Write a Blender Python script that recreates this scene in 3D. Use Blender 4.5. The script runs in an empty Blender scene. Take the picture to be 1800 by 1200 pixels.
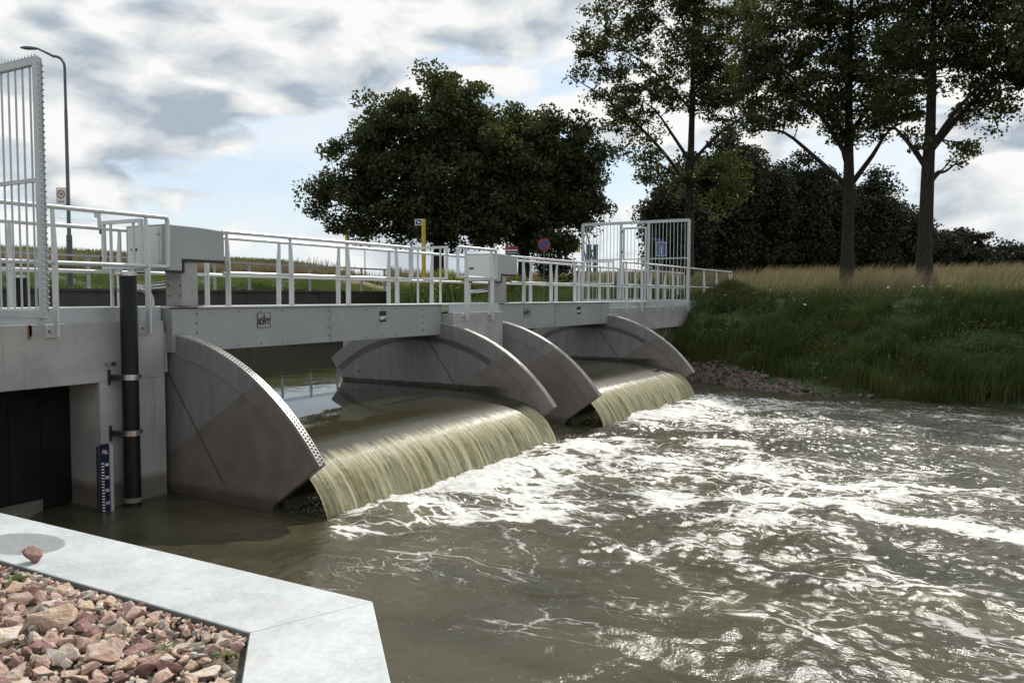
import bpy, math, random
import numpy as np
from mathutils import Vector, Matrix, noise

random.seed(7)
RNG = np.random.default_rng(11)
PI = math.pi
scn = bpy.context.scene
C = scn.collection

# ------------------------------------------------------------------ camera
YAW, PITCH, ROLL, CZ = 0.5232084, -0.0547212, 0.0024489, 2.76
fw = Vector((math.cos(YAW)*math.cos(PITCH), math.sin(YAW)*math.cos(PITCH), math.sin(PITCH)))
rt = Vector((math.sin(YAW), -math.cos(YAW), 0))
up = rt.cross(fw)
r2 = rt*math.cos(ROLL)+up*math.sin(ROLL)
u2 = up*math.cos(ROLL)-rt*math.sin(ROLL)
cam_d = bpy.data.cameras.new('camera')
cam = bpy.data.objects.new('camera', cam_d)
C.objects.link(cam)
M = Matrix.Identity(4)
for i in range(3):
    M[i][0] = r2[i]; M[i][1] = u2[i]; M[i][2] = -fw[i]
M[2][3] = CZ
cam.matrix_world = M
cam_d.sensor_width = 36.0
cam_d.lens = 36.0*1452.64/1800.0
cam_d.clip_start = 0.05
cam_d.clip_end = 6000
scn.camera = cam

# ------------------------------------------------------------------ light
SUN_EL, SUN_AZ = math.radians(43), math.radians(8)      # azimuth from +X towards +Y
sdir = Vector((math.cos(SUN_EL)*math.cos(SUN_AZ), math.cos(SUN_EL)*math.sin(SUN_AZ), math.sin(SUN_EL)))
sun_d = bpy.data.lights.new('sun', 'SUN')
sun_d.energy = 4.2
sun_d.angle = math.radians(0.53)
sun_d.color = (1.0, 0.95, 0.87)
sun = bpy.data.objects.new('sun', sun_d)
C.objects.link(sun)
sun.rotation_mode = 'QUATERNION'
sun.rotation_quaternion = sdir.to_track_quat('Z', 'Y')
sun.location = sdir*80

scn.view_settings.view_transform = 'Standard'
scn.view_settings.look = 'None'
scn.view_settings.exposure = 0.0
scn.view_settings.gamma = 1.0
scn.render.engine = 'CYCLES'
scn.cycles.max_bounces = 7
scn.cycles.diffuse_bounces = 3
scn.cycles.glossy_bounces = 3
scn.cycles.transmission_bounces = 4
scn.cycles.transparent_max_bounces = 6
scn.cycles.caustics_reflective = False
scn.cycles.caustics_refractive = False
scn.cycles.sample_clamp_indirect = 3.0
scn.cycles.sample_clamp_direct = 16.0

world = bpy.data.worlds.new("World")
scn.world = world
world.use_nodes = True


class NT:
    """small helper around a node tree"""
    def __init__(s, tree):
        s.t = tree; s.n = tree.nodes; s.l = tree.links
    def node(s, typ, **kw):
        nd = s.n.new(typ)
        for k, v in kw.items():
            if k.startswith('i_'):
                key = k[2:]
                key = int(key) if key.isdigit() else key.replace('_', ' ')
                s.put(nd.inputs[key], v)
            else:
                setattr(nd, k, v)
        return nd
    def put(s, inp, v):
        if isinstance(v, bpy.types.NodeSocket):
            s.l.new(v, inp)
        else:
            if inp.type == 'RGBA' and len(v) == 3:
                v = (*v, 1)
            inp.default_value = v
    def math(s, op, a, b=0.0, clamp=False, c=None):
        nd = s.n.new('ShaderNodeMath'); nd.operation = op; nd.use_clamp = clamp
        s.put(nd.inputs[0], a); s.put(nd.inputs[1], b)
        if c is not None: s.put(nd.inputs[2], c)
        return nd.outputs[0]
    def vmath(s, op, a, b):
        nd = s.n.new('ShaderNodeVectorMath'); nd.operation = op
        s.put(nd.inputs[0], a)
        if op == 'SCALE': s.put(nd.inputs['Scale'], b)
        else: s.put(nd.inputs[1], b)
        return nd.outputs[0]
    def mix(s, f, a, b, blend='MIX'):
        nd = s.n.new('ShaderNodeMix'); nd.data_type = 'RGBA'; nd.blend_type = blend
        s.put(nd.inputs['Factor'], f); s.put(nd.inputs['A'], a); s.put(nd.inputs['B'], b)
        return nd.outputs['Result']
    def noise(s, vec, scale, detail=4, rough=0.55, dist=0.0, out='Fac'):
        nd = s.n.new('ShaderNodeTexNoise')
        if vec is not None: s.put(nd.inputs['Vector'], vec)
        nd.inputs['Scale'].default_value = scale; nd.inputs['Detail'].default_value = detail
        nd.inputs['Roughness'].default_value = rough; nd.inputs['Distortion'].default_value = dist
        return nd.outputs[out]
    def ramp(s, v, lo, hi, a=0.0, b=1.0, smooth=True):
        nd = s.n.new('ShaderNodeMapRange'); nd.clamp = True
        nd.interpolation_type = 'SMOOTHSTEP' if smooth else 'LINEAR'
        s.put(nd.inputs['Value'], v)
        for k, x in (('From Min', lo), ('From Max', hi), ('To Min', a), ('To Max', b)):
            s.put(nd.inputs[k], x)
        return nd.outputs['Result']
    def xyz(s, x, y, z):
        nd = s.n.new('ShaderNodeCombineXYZ')
        s.put(nd.inputs[0], x); s.put(nd.inputs[1], y); s.put(nd.inputs[2], z)
        return nd.outputs[0]
    def sep(s, v):
        nd = s.n.new('ShaderNodeSeparateXYZ'); s.put(nd.inputs[0], v)
        return nd.outputs
    def pos(s):
        return s.n.new('ShaderNodeNewGeometry').outputs['Position']
    def bump(s, h, strength, dist):
        nd = s.n.new('ShaderNodeBump'); s.put(nd.inputs['Height'], h)
        nd.inputs['Strength'].default_value = strength; nd.inputs['Distance'].default_value = dist
        return nd


SKY_SHIFT = (4.4, 1.9, 2.2)


def build_world():
    w = NT(world.node_tree)
    w.n.clear()
    out = w.node('ShaderNodeOutputWorld')
    bg = w.node('ShaderNodeBackground')
    bg.inputs['Strength'].default_value = 0.12
    sky = w.node('ShaderNodeTexSky')
    sky.sky_type = 'NISHITA'
    sky.sun_disc = False
    sky.sun_elevation = SUN_EL
    sky.sun_rotation = PI/2-SUN_AZ
    sky.air_density = 1.0; sky.dust_density = 0.8; sky.ozone_density = 1.2
    tc = w.node('ShaderNodeTexCoord').outputs['Generated']
    d = w.sep(tc)
    v = w.vmath('ADD', w.xyz(d[0], d[1], w.math('MULTIPLY', d[2], 2.3)), SKY_SHIFT)
    warp = w.vmath('SCALE', w.vmath('SUBTRACT', w.noise(v, 5.0, 4, 0.55, out='Color'), (0.5, 0.5, 0.5)), 0.15)
    vw = w.vmath('ADD', v, warp)
    def cloud(vec, det):
        a = w.noise(vec, 3.6, det, 0.55)
        vo = w.node('ShaderNodeTexVoronoi', feature='SMOOTH_F1')
        w.put(vo.inputs['Vector'], vec); vo.inputs['Scale'].default_value = 11.0
        vo.inputs['Smoothness'].default_value = 0.35
        puff = w.math('SUBTRACT', 0.55, vo.outputs['Distance'])
        return w.math('ADD', a, w.math('MULTIPLY', puff, 0.34))
    na = cloud(vw, 9)
    nb = cloud(w.vmath('ADD', vw, (0.045, -0.012, 0.085)), 7)
    big = w.noise(w.vmath('ADD', v, (3.1, 1.7, 0.4)), 2.0, 3, 0.5)
    dens = w.math('ADD', na, w.math('MULTIPLY', w.math('SUBTRACT', big, 0.5), 0.6))
    cover = w.ramp(dens, 0.375, 0.485)
    lit = w.math('ADD', 0.82, w.math('MULTIPLY', w.math("SUBTRACT", na, nb), 4.5))
    grey = w.noise(w.vmath('ADD', v, (7.7, 2.2, 5.1)), 2.6, 4, 0.55)
    thick = w.math('ADD', w.ramp(dens, 0.54, 0.76, 0.0, 0.36), w.ramp(grey, 0.46, 0.70, 0.0, 0.46))
    lit = w.math('SUBTRACT', lit, thick, clamp=True)
    fine = w.noise(vw, 17, 8, 0.68)
    lit = w.math('ADD', lit, w.math('MULTIPLY', w.math('SUBTRACT', fine, 0.5), 0.75), clamp=True)
    ccol = w.mix(lit, (3.5, 4.1, 4.75), (8.1, 8.1, 7.95))
    skc = w.mix(0.55, sky.outputs[0], (4.9, 6.6, 8.2))
    veil = w.ramp(w.noise(vw, 2.4, 7, 0.6), 0.36, 0.62, 0.15, 0.75)
    skc = w.mix(veil, skc, (7.4, 7.8, 8.1))
    hz = w.ramp(d[2], 0.0, 0.14, 0.40, 0.0)
    col = w.mix(cover, skc, ccol)
    col = w.mix(hz, col, (7.2, 7.6, 7.9))
    w.l.new(col, bg.inputs['Color'])
    w.l.new(bg.outputs[0], out.inputs['Surface'])


build_world()

# ------------------------------------------------------------------ mesh helpers
class MB:
    def __init__(s):
        s.v = []; s.f = []
    def quadbox(s, p):
        b = len(s.v); s.v += [tuple(q) for q in p]
        s.f += [(b, b+3, b+2, b+1), (b+4, b+5, b+6, b+7), (b, b+1, b+5, b+4), (b+1, b+2, b+6, b+5), (b+2, b+3, b+7, b+6), (b+3, b, b+4, b+7)]
    def box(s, x0, x1, y0, y1, z0, z1):
        s.quadbox([(x0, y0, z0), (x1, y0, z0), (x1, y1, z0), (x0, y1, z0), (x0, y0, z1), (x1, y0, z1), (x1, y1, z1), (x0, y1, z1)])
        return s
    def prism(s, poly, axis, a0, a1):
        """extrude a polygon: axis x -> poly in (y,z); y -> (x,z); z -> (x,y)"""
        def P(p, a):
            return {'x': (a, p[0], p[1]), 'y': (p[0], a, p[1]), 'z': (p[0], p[1], a)}[axis]
        ar = sum(poly[i][0]*poly[(i+1) % len(poly)][1]-poly[(i+1) % len(poly)][0]*poly[i][1] for i in range(len(poly)))
        if ar < 0: poly = poly[::-1]
        b = len(s.v); n = len(poly)
        s.v += [P(p, a0) for p in poly]+[P(p, a1) for p in poly]
        flip = (axis == 'y')
        lo = tuple(range(b+n-1, b-1, -1)); hi = tuple(range(b+n, b+2*n))
        sides = [(b+i, b+(i+1) % n, b+n+(i+1) % n, b+n+i) for i in range(n)]
        fs = [lo, hi]+sides
        s.f += [f[::-1] for f in fs] if flip else fs
        return s
    def tube(s, pts, r, n=8, cap=True):
        pts = [Vector(p) for p in pts]
        rs = r if isinstance(r, (list, tuple)) else [r]*len(pts)
        t0 = (pts[1]-pts[0]).normalized()
        a = t0.orthogonal().normalized()
        b0 = len(s.v)
        for i, p in enumerate(pts):
            if i == 0: t = t0
            elif i == len(pts)-1: t = (pts[i]-pts[i-1]).normalized()
            else: t = ((pts[i+1]-p).normalized()+(p-pts[i-1]).normalized()).normalized()
            a = (a-t*a.dot(t)).normalized()
            b = t.cross(a)
            for k in range(n):
                th = 2*PI*k/n
                s.v.append(tuple(p+(a*math.cos(th)+b*math.sin(th))*rs[i]))
        for i in range(len(pts)-1):
            for k in range(n):
                k2 = (k+1) % n
                s.f.append((b0+i*n+k, b0+i*n+k2, b0+(i+1)*n+k2, b0+(i+1)*n+k))
        if cap:
            s.f.append(tuple(b0+k for k in range(n-1, -1, -1)))
            e = b0+(len(pts)-1)*n
            s.f.append(tuple(e+k for k in range(n)))
        return s
    def cyl(s, p0, p1, r0, r1=None, n=12):
        return s.tube([p0, p1], [r0, r0 if r1 is None else r1], n)


def finish(name, me, mat, parent=None, origin=(0, 0, 0), bevel=0, sharp=35, smooth=True):
    if mat is not None: me.materials.append(mat)
    if smooth and len(me.polygons):
        me.polygons.foreach_set('use_smooth', np.ones(len(me.polygons), dtype=bool))
        me.set_sharp_from_angle(angle=math.radians(sharp))
    me.update()
    o = bpy.data.objects.new(name, me)
    C.objects.link(o)
    if parent is not None:
        o.parent = parent
    if bevel:
        m = o.modifiers.new('bevel', 'BEVEL'); m.width = bevel; m.segments = 2
        m.limit_method = 'ANGLE'; m.angle_limit = math.radians(40)
    return o


def root_of(o):
    while o.parent is not None: o = o.parent
    return o


def build(name, mb, mat, parent=None, bevel=0, loc=None, sharp=35, smooth=True):
    """world-space MB -> one object; local to its thing's base"""
    if parent is not None: org = Vector(root_of(parent).location)
    else: org = Vector(loc) if loc is not None else Vector((0, 0, 0))
    me = bpy.data.meshes.new(name)
    me.from_pydata([tuple(Vector(v)-org) for v in mb.v], [], mb.f)
    o = finish(name, me, mat, parent, bevel=bevel, sharp=sharp, smooth=smooth)
    if parent is None: o.location = org
    return o


def build_np(name, V, F, mat, parent=None, loc=(0, 0, 0), attrs=None, smooth=False):
    """V (n,3) array, F (m,k) array of equal sized faces"""
    me = bpy.data.meshes.new(name)
    V = np.asarray(V, dtype=np.float32)-np.asarray(loc if parent is None else root_of(parent).location, dtype=np.float32)
    F = np.asarray(F, dtype=np.int32)
    k = F.shape[1]
    me.vertices.add(len(V)); me.vertices.foreach_set('co', V.ravel())
    me.loops.add(F.size); me.loops.foreach_set('vertex_index', F.ravel())
    me.polygons.add(len(F))
    me.polygons.foreach_set('loop_start', np.arange(0, F.size, k, dtype=np.int32))
    me.polygons.foreach_set('loop_total', np.full(len(F), k, dtype=np.int32))
    if smooth: me.polygons.foreach_set('use_smooth', np.ones(len(F), dtype=bool))
    for an, av in (attrs or {}).items():
        a = me.attributes.new(an, 'FLOAT', 'POINT')
        a.data.foreach_set('value', np.asarray(av, dtype=np.float32))
    me.update(calc_edges=True)
    if mat is not None: me.materials.append(mat)
    o = bpy.data.objects.new(name, me)
    C.objects.link(o)
    if parent is not None: o.parent = parent
    else: o.location = loc
    return o


def tag(o, label, cat, group=None, kind=None):
    if label: o['label'] = label
    if cat: o['category'] = cat
    if group: o['group'] = group
    if kind: o['kind'] = kind
    return o


def thing(name, label, cat, loc, group=None):
    o = bpy.data.objects.new(name, None)
    o.empty_display_size = 0.2
    C.objects.link(o)
    o.location = loc
    return tag(o, label, cat, group)


def struct(o):
    o['kind'] = 'structure'
    return o


def text_mesh(name, s, size, mat, parent, centre, xdir, updir, depth=0.002, sx=1.0, label=None, bold=0.022):
    cu = bpy.data.curves.new(name, 'FONT')
    cu.body = s; cu.size = size; cu.extrude = depth; cu.align_x = 'CENTER'; cu.align_y = 'CENTER'
    cu.offset = size*bold
    to = bpy.data.objects.new(name+'_curve', cu)
    C.objects.link(to)
    bpy.context.view_layer.update()
    dg = bpy.context.evaluated_depsgraph_get()
    me = bpy.data.meshes.new_from_object(to.evaluated_get(dg))
    bpy.data.objects.remove(to); bpy.data.curves.remove(cu)
    me.name = name
    xd = Vector(xdir).normalized(); ud = Vector(updir).normalized(); nd = xd.cross(ud)
    org = Vector(root_of(parent).location)
    for v in me.vertices:
        v.co = Vector(centre)-org+xd*v.co.x*sx+ud*v.co.y+nd*v.co.z
    me.materials.clear()
    o = finish(name, me, mat, parent, smooth=False)
    if label: o['label'] = label
    return o


# ------------------------------------------------------------------ materials
def principled(name):
    m = bpy.data.materials.new(name); m.use_nodes = True
    t = NT(m.node_tree)
    b = t.n['Principled BSDF']
    return m, t, b


def mat_plain(name, c1, c2, scale=3.0, rough=0.5, metal=0.0, bump=0.0, bscale=40.0, detail=5, spec=0.5, stretch=None):
    m, t, b = principled(name)
    p = t.pos()
    if stretch: p = t.vmath('MULTIPLY', p, stretch)
    n = t.noise(p, scale, detail, 0.6)
    f = t.ramp(n, 0.32, 0.68)
    t.put(b.inputs['Base Color'], t.mix(f, c1, c2))
    n2 = t.noise(p, scale*3.1, 4, 0.6)
    t.put(b.inputs['Roughness'], t.ramp(n2, 0.3, 0.7, rough-0.07, rough+0.07))
    b.inputs['Metallic'].default_value = metal
    b.inputs['Specular IOR Level'].default_value = spec
    if bump:
        bn = t.bump(t.noise(t.pos(), bscale, 5, 0.6), bump, 0.02)
        t.l.new(bn.outputs[0], b.inputs['Normal'])
    return m


def mat_galv(name, base, rough=0.42, metal=0.35, blot=0.85, spangle=38):
    """zinc-coated steel: faint crystal spangle and cloudy runs"""
    m, t, b = principled(name)
    p = t.pos()
    vo = t.node('ShaderNodeTexVoronoi'); t.put(vo.inputs['Vector'], p); vo.inputs['Scale'].default_value = spangle
    sp = t.sep(vo.outputs['Color'])[0]
    cl = t.noise(t.vmath('MULTIPLY', p, (1, 1, 0.5)), 2.2, 6, 0.62)
    dark = tuple(c*blot for c in base)
    col = t.mix(t.ramp(cl, 0.3, 0.7), dark, base)
    col = t.mix(t.math('MULTIPLY', sp, 0.16), col, tuple(min(1, c*1.35) for c in base))
    dirt = t.ramp(t.noise(t.vmath('MULTIPLY', p, (6, 6, 0.7)), 1.7, 5, 0.6), 0.58, 0.75)
    col = t.mix(t.math('MULTIPLY', dirt, 0.25), col, (0.20, 0.18, 0.15))
    t.put(b.inputs['Base Color'], col)
    b.inputs['Metallic'].default_value = metal
    t.put(b.inputs['Roughness'], t.ramp(cl, 0.3, 0.7, rough-0.08, rough+0.1))
    return m


def mat_concrete(name, base, line=True):
    m, t, b = principled(name)
    p = t.pos()
    n1 = t.noise(p, 1.3, 7, 0.65)
    col = t.mix(t.ramp(n1, 0.3, 0.7), tuple(c*0.78 for c in base), tuple(min(1, c*1.12) for c in base))
    st = t.noise(t.vmath('MULTIPLY', p, (5, 5, 0.45)), 1.5, 6, 0.65)
    col = t.mix(t.math('MULTIPLY', t.ramp(st, 0.56, 0.74), 0.55), col, (0.11, 0.10, 0.085))
    pore = t.noise(p, 26, 3, 0.5)
    col = t.mix(t.ramp(pore, 0.68, 0.74, 0, 0.7), col, (0.07, 0.065, 0.06))
    if line:
        z = t.sep(p)[2]
        zz = t.math('ADD', z, t.math('MULTIPLY', t.noise(p, 5, 4), 0.12))
        wet = t.ramp(zz, 0.30, 0.44, 1, 0)
        col = t.mix(t.math('MULTIPLY', wet, 0.75), col, (0.10, 0.078, 0.05))
        alg = t.ramp(zz, 0.15, 0.22, 1, 0)
        col = t.mix(t.math('MULTIPLY', alg, 0.55), col, (0.20, 0.18, 0.13))
    t.put(b.inputs['Base Color'], col)
    b.inputs['Roughness'].default_value = 0.82
    h = t.math('ADD', t.noise(p, 60, 4, 0.6), t.math('MULTIPLY', t.noise(p, 9, 4), 1.5))
    t.l.new(t.bump(h, 0.25, 0.012).outputs[0], b.inputs['Normal'])
    return m


def mat_disc():
    """stainless gate plate, brown below an old slanting waterline"""
    m, t, b = principled('gate plate')
    p = t.pos()
    s = t.sep(p)
    n = t.noise(p, 2.2, 7, 0.66)
    n2 = t.noise(t.vmath('MULTIPLY', p, (1, 3.5, 0.5)), 2.6, 6, 0.6)
    e = t.math('ADD', t.math('MULTIPLY', t.math('SUBTRACT', s[1], 9.2), 0.525), t.math('MULTIPLY', t.math('SUBTRACT', s[2], 1.0), 0.851))
    e = t.math('ADD', e, t.math('MULTIPLY', t.math('SUBTRACT', n, 0.5), 0.04))
    wet = t.ramp(e, -0.02, 0.02, 1, 0)
    clean = t.mix(t.ramp(n2, 0.3, 0.7), (0.185, 0.185, 0.183), (0.235, 0.24, 0.24))
    brown = t.mix(t.ramp(n, 0.28, 0.72), (0.160, 0.140, 0.123), (0.215, 0.190, 0.170))
    col = t.mix(wet, clean, brown)
    scr = t.noise(t.vmath('MULTIPLY', p, (1, 9, 1.2)), 3.0, 6, 0.7)
    col = t.mix(t.math('MULTIPLY', t.ramp(scr, 0.60, 0.78), 0.22), col, (0.10, 0.09, 0.08))
    pale = t.noise(t.vmath('MULTIPLY', p, (1, 1.2, 0.9)), 3.7, 4, 0.75)
    col = t.mix(t.math('MULTIPLY', t.ramp(pale, 0.64, 0.74), 0.35), col, (0.26, 0.25, 0.23))
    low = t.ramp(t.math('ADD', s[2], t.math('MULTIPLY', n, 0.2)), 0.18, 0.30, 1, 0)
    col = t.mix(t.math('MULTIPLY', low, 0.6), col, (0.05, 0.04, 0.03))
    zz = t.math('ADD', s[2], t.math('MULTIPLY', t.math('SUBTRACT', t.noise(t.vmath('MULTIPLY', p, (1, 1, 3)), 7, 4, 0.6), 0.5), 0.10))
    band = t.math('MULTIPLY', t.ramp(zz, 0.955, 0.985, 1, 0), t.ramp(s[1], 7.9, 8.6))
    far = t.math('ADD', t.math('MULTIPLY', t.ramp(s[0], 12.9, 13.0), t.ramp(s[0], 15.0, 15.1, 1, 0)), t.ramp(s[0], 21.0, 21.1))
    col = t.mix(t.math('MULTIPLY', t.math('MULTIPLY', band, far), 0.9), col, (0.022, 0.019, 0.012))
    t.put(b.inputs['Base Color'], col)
    b.inputs['Metallic'].default_value = 0.05
    t.put(b.inputs['Roughness'], t.ramp(n, 0.3, 0.7, 0.36, 0.52))
    return m


def mat_leaf(name, c1, c2, trans=0.45, attr=True):
    m = bpy.data.materials.new(name); m.use_nodes = True
    t = NT(m.node_tree); t.n.clear()
    out = t.node('ShaderNodeOutputMaterial')
    a = t.node('ShaderNodeAttribute', attribute_name='tint').outputs['Fac']
    col = t.mix(a, c1, c2)
    d = t.node('ShaderNodeBsdfDiffuse'); t.put(d.inputs['Color'], col)
    tr = t.node('ShaderNodeBsdfTranslucent'); t.put(tr.inputs['Color'], t.mix(0.35, col, (c2[0]*1.5, c2[1]*1.5, c2[2]*0.8)))
    g = t.node('ShaderNodeBsdfGlossy'); g.inputs['Roughness'].default_value = 0.45
    t.put(g.inputs['Color'], (0.5, 0.5, 0.5))
    m1 = t.node('ShaderNodeMixShader'); m1.inputs[0].default_value = trans
    t.l.new(d.outputs[0], m1.inputs[1]); t.l.new(tr.outputs[0], m1.inputs[2])
    m2 = t.node('ShaderNodeMixShader'); m2.inputs[0].default_value = 0.05
    t.l.new(m1.outputs[0], m2.inputs[1]); t.l.new(g.outputs[0], m2.inputs[2])
    t.l.new(m2.outputs[0], out.inputs['Surface'])
    return m


def mat_water_down():
    m, t, b = principled('churning water')
    p = t.pos()
    s = t.sep(p)
    dens = t.node('ShaderNodeAttribute', attribute_name='foam').outputs['Fac']
    # flow space: stretched along -Y, swirled by noise
    q = t.xyz(s[0], t.math('MULTIPLY', s[1], 0.50), 0.0)
    w1 = t.vmath('SCALE', t.vmath('SUBTRACT', t.noise(q, 0.55, 3, 0.5, out='Color'), (0.5, 0.5, 0.5)), 2.6)
    w2 = t.vmath('SCALE', t.vmath('SUBTRACT', t.noise(q, 2.6, 3, 0.55, out='Color'), (0.5, 0.5, 0.5)), 0.55)
    qw = t.vmath('ADD', t.vmath('ADD', q, w1), w2)
    def edge(sc):
        v = t.node('ShaderNodeTexVoronoi', feature='DISTANCE_TO_EDGE')
        t.put(v.inputs['Vector'], qw); v.inputs['Scale'].default_value = sc
        return v.outputs['Distance']
    e1, e2 = edge(0.72), edge(2.1)
    wd1 = t.math('ADD', 0.010, t.math('MULTIPLY', dens, 0.105))
    wd2 = t.math('ADD', 0.004, t.math('MULTIPLY', dens, 0.09))
    l1 = t.math('SUBTRACT', 1.0, t.math('DIVIDE', e1, wd1))
    l2 = t.math('MULTIPLY', t.math('SUBTRACT', 1.0, t.math('DIVIDE', e2, wd2)), 0.8)
    def thread(sc, seed, w0, w1):
        nn = t.noise(t.vmath('ADD', qw, (seed, seed*0.7, 0)), sc, 3, 0.5)
        w_ = t.math('ADD', w0, t.math('MULTIPLY', dens, w1))
        return t.math('SUBTRACT', 1.0, t.math('DIVIDE', t.math('ABSOLUTE', t.math('SUBTRACT', nn, 0.5)), w_))
    l3 = thread(0.8, 3.0, 0.004, 0.030)
    l4 = t.math('MULTIPLY', thread(1.9, 9.0, 0.004, 0.032), 0.85)
    li = t.math('MAXIMUM', t.math('MAXIMUM', t.math('MAXIMUM', l1, l2), t.math('MAXIMUM', l3, l4)), -0.5)
    fn = t.noise(q, 17.0, 5, 0.7)
    fm = t.noise(q, 4.2, 5, 0.65)
    val = t.math('ADD', t.math('MULTIPLY', li, t.math('ADD', 0.25, t.math('MULTIPLY', dens, 0.9))),
                 t.math('ADD', t.math('MULTIPLY', t.math('SUBTRACT', fn, 0.5), 0.65), t.math('MULTIPLY', t.math('SUBTRACT', fm, 0.5), 0.5)))
    val = t.math('ADD', val, t.math('MULTIPLY', t.math('SUBTRACT', dens, 0.60), 0.55))
    foam = t.math('MULTIPLY', t.ramp(val, 0.10, 0.72), t.ramp(t.noise(p, 48.0, 3, 0.6), 0.30, 0.62, 0.62, 1.0))
    fleck = t.ramp(t.noise(p, 34.0, 3, 0.6), 0.69, 0.74)
    fleck = t.math('MULTIPLY', fleck, t.ramp(t.noise(q, 1.5, 3, 0.6), 0.42, 0.62, 0.0, 0.8))
    foam = t.math('MAXIMUM', foam, fleck)
    mur = t.noise(q, 0.7, 5, 0.6)
    wat = t.mix(t.ramp(mur, 0.3, 0.7), (0.042, 0.040, 0.024), (0.078, 0.071, 0.042))
    aer = t.math('MULTIPLY', t.ramp(dens, 0.15, 0.9), 0.5)
    wat = t.mix(aer, wat, (0.19, 0.18, 0.12))
    t.put(b.inputs['Base Color'], t.mix(foam, wat, t.mix(t.ramp(t.noise(p, 7.0, 6, 0.65), 0.3, 0.7), (0.60, 0.60, 0.57), (0.80, 0.80, 0.78))))
    t.put(b.inputs['Roughness'], t.ramp(foam, 0, 0.6, 0.10, 0.75))
    b.inputs['IOR'].default_value = 1.33
    h = t.math('ADD', t.math('MULTIPLY', t.noise(q, 9.0, 4, 0.6), 0.9), t.math('MULTIPLY', t.noise(p, 26.0, 4, 0.65), 0.5))
    h = t.math('ADD', h, t.math('MULTIPLY', foam, 0.25))
    t.l.new(t.bump(h, 0.23, 0.05).outputs[0], b.inputs['Normal'])
    return m


def mat_water_up():
    m, t, b = principled('still water')
    p = t.pos()
    n = t.noise(p, 0.5, 4)
    t.put(b.inputs['Base Color'], t.mix(n, (0.016, 0.0155, 0.009), (0.026, 0.025, 0.014)))
    b.inputs['Roughness'].default_value = 0.03
    b.inputs['IOR'].default_value = 1.33
    s = t.sep(p)
    calm = t.ramp(s[1], 8.0, 9.6, 1.0, 0.25)
    h = t.noise(t.vmath('MULTIPLY', p, (1.0, 2.2, 1)), 2.6, 4, 0.5)
    bn = t.bump(h, 0.035, 0.05)
    t.l.new(bn.outputs[0], b.inputs['Normal'])
    return m


def mat_fall():
    """sheet of falling water: clear and dark at the lip, pale and streaked where it is aerated"""
    m = bpy.data.materials.new('falling water'); m.use_nodes = True
    t = NT(m.node_tree); t.n.clear()
    out = t.node('ShaderNodeOutputMaterial')
    p = t.pos(); s = t.sep(p)
    fall = t.node('ShaderNodeAttribute', attribute_name='fall').outputs['Fac']
    q = t.xyz(t.math('ADD', s[0], t.math('MULTIPLY', fall, 0.06)), t.math('MULTIPLY', fall, 0.16), 0.0)
    str1 = t.noise(q, 9.0, 6, 0.72, 0.1)
    q2 = t.xyz(s[0], t.math('MULTIPLY', fall, 0.9), 0.0)
    grain = t.noise(q2, 30.0, 4, 0.7)
    aer = t.ramp(t.math('ADD', fall, t.math('MULTIPLY', t.math('SUBTRACT', str1, 0.5), 0.22)), 0.55, 0.69)
    pale = t.mix(t.ramp(str1, 0.36, 0.66), (0.30, 0.27, 0.125), (0.85, 0.80, 0.55))
    pale = t.mix(t.ramp(grain, 0.35, 0.7, 0.0, 0.45), pale, (0.78, 0.75, 0.55))
    dark = (0.036, 0.034, 0.018)
    col = t.mix(aer, dark, pale)
    d = t.node('ShaderNodeBsdfDiffuse'); t.put(d.inputs['Color'], col)
    tr = t.node('ShaderNodeBsdfTranslucent'); t.put(tr.inputs['Color'], t.mix(0.5, col, (0.6, 0.55, 0.25)))
    hh = t.math('ADD', t.math('MULTIPLY', str1, 1.0), t.math('MULTIPLY', grain, 0.35))
    bn = t.bump(t.math('MULTIPLY', hh, t.ramp(fall, 0.52, 0.75)), 0.8, 0.05)
    g = t.node('ShaderNodeBsdfGlossy')
    t.put(g.inputs['Roughness'], t.ramp(fall, 0.2, 0.6, 0.04, 0.22))
    for x in (d, tr, g): t.l.new(bn.outputs[0], x.inputs['Normal'])
    m1 = t.node('ShaderNodeMixShader'); t.put(m1.inputs[0], t.math('MULTIPLY', aer, 0.45))
    t.l.new(d.outputs[0], m1.inputs[1]); t.l.new(tr.outputs[0], m1.inputs[2])
    fr = t.node('ShaderNodeFresnel'); fr.inputs['IOR'].default_value = 1.33
    t.l.new(bn.outputs[0], fr.inputs['Normal'])
    m2 = t.node('ShaderNodeMixShader'); t.put(m2.inputs[0], t.math('MULTIPLY', fr.outputs[0], t.math('SUBTRACT', 1.0, t.math('MULTIPLY', aer, 0.65))))
    t.l.new(m1.outputs[0], m2.inputs[1]); t.l.new(g.outputs[0], m2.inputs[2])
    t.l.new(m2.outputs[0], out.inputs['Surface'])
    return m


def mat_ground():
    m, t, b = principled('soil and turf')
    p = t.pos()
    n = t.noise(p, 0.35, 6, 0.6); n2 = t.noise(p, 6, 5, 0.65)
    dry = t.node('ShaderNodeAttribute', attribute_name='dry').outputs['Fac']
    g = t.mix(t.ramp(n2, 0.3, 0.7), (0.030, 0.042, 0.016), (0.065, 0.085, 0.028))
    d = t.mix(t.ramp(n2, 0.3, 0.7), (0.13, 0.10, 0.055), (0.22, 0.175, 0.09))
    f = t.ramp(t.math('ADD', dry, t.math('MULTIPLY', t.math('SUBTRACT', n, 0.5), 0.6)), 0.35, 0.65)
    t.put(b.inputs['Base Color'], t.mix(f, g, d))
    b.inputs['Roughness'].default_value = 0.95
    t.l.new(t.bump(n2, 0.6, 0.1).outputs[0], b.inputs['Normal'])
    return m


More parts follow.
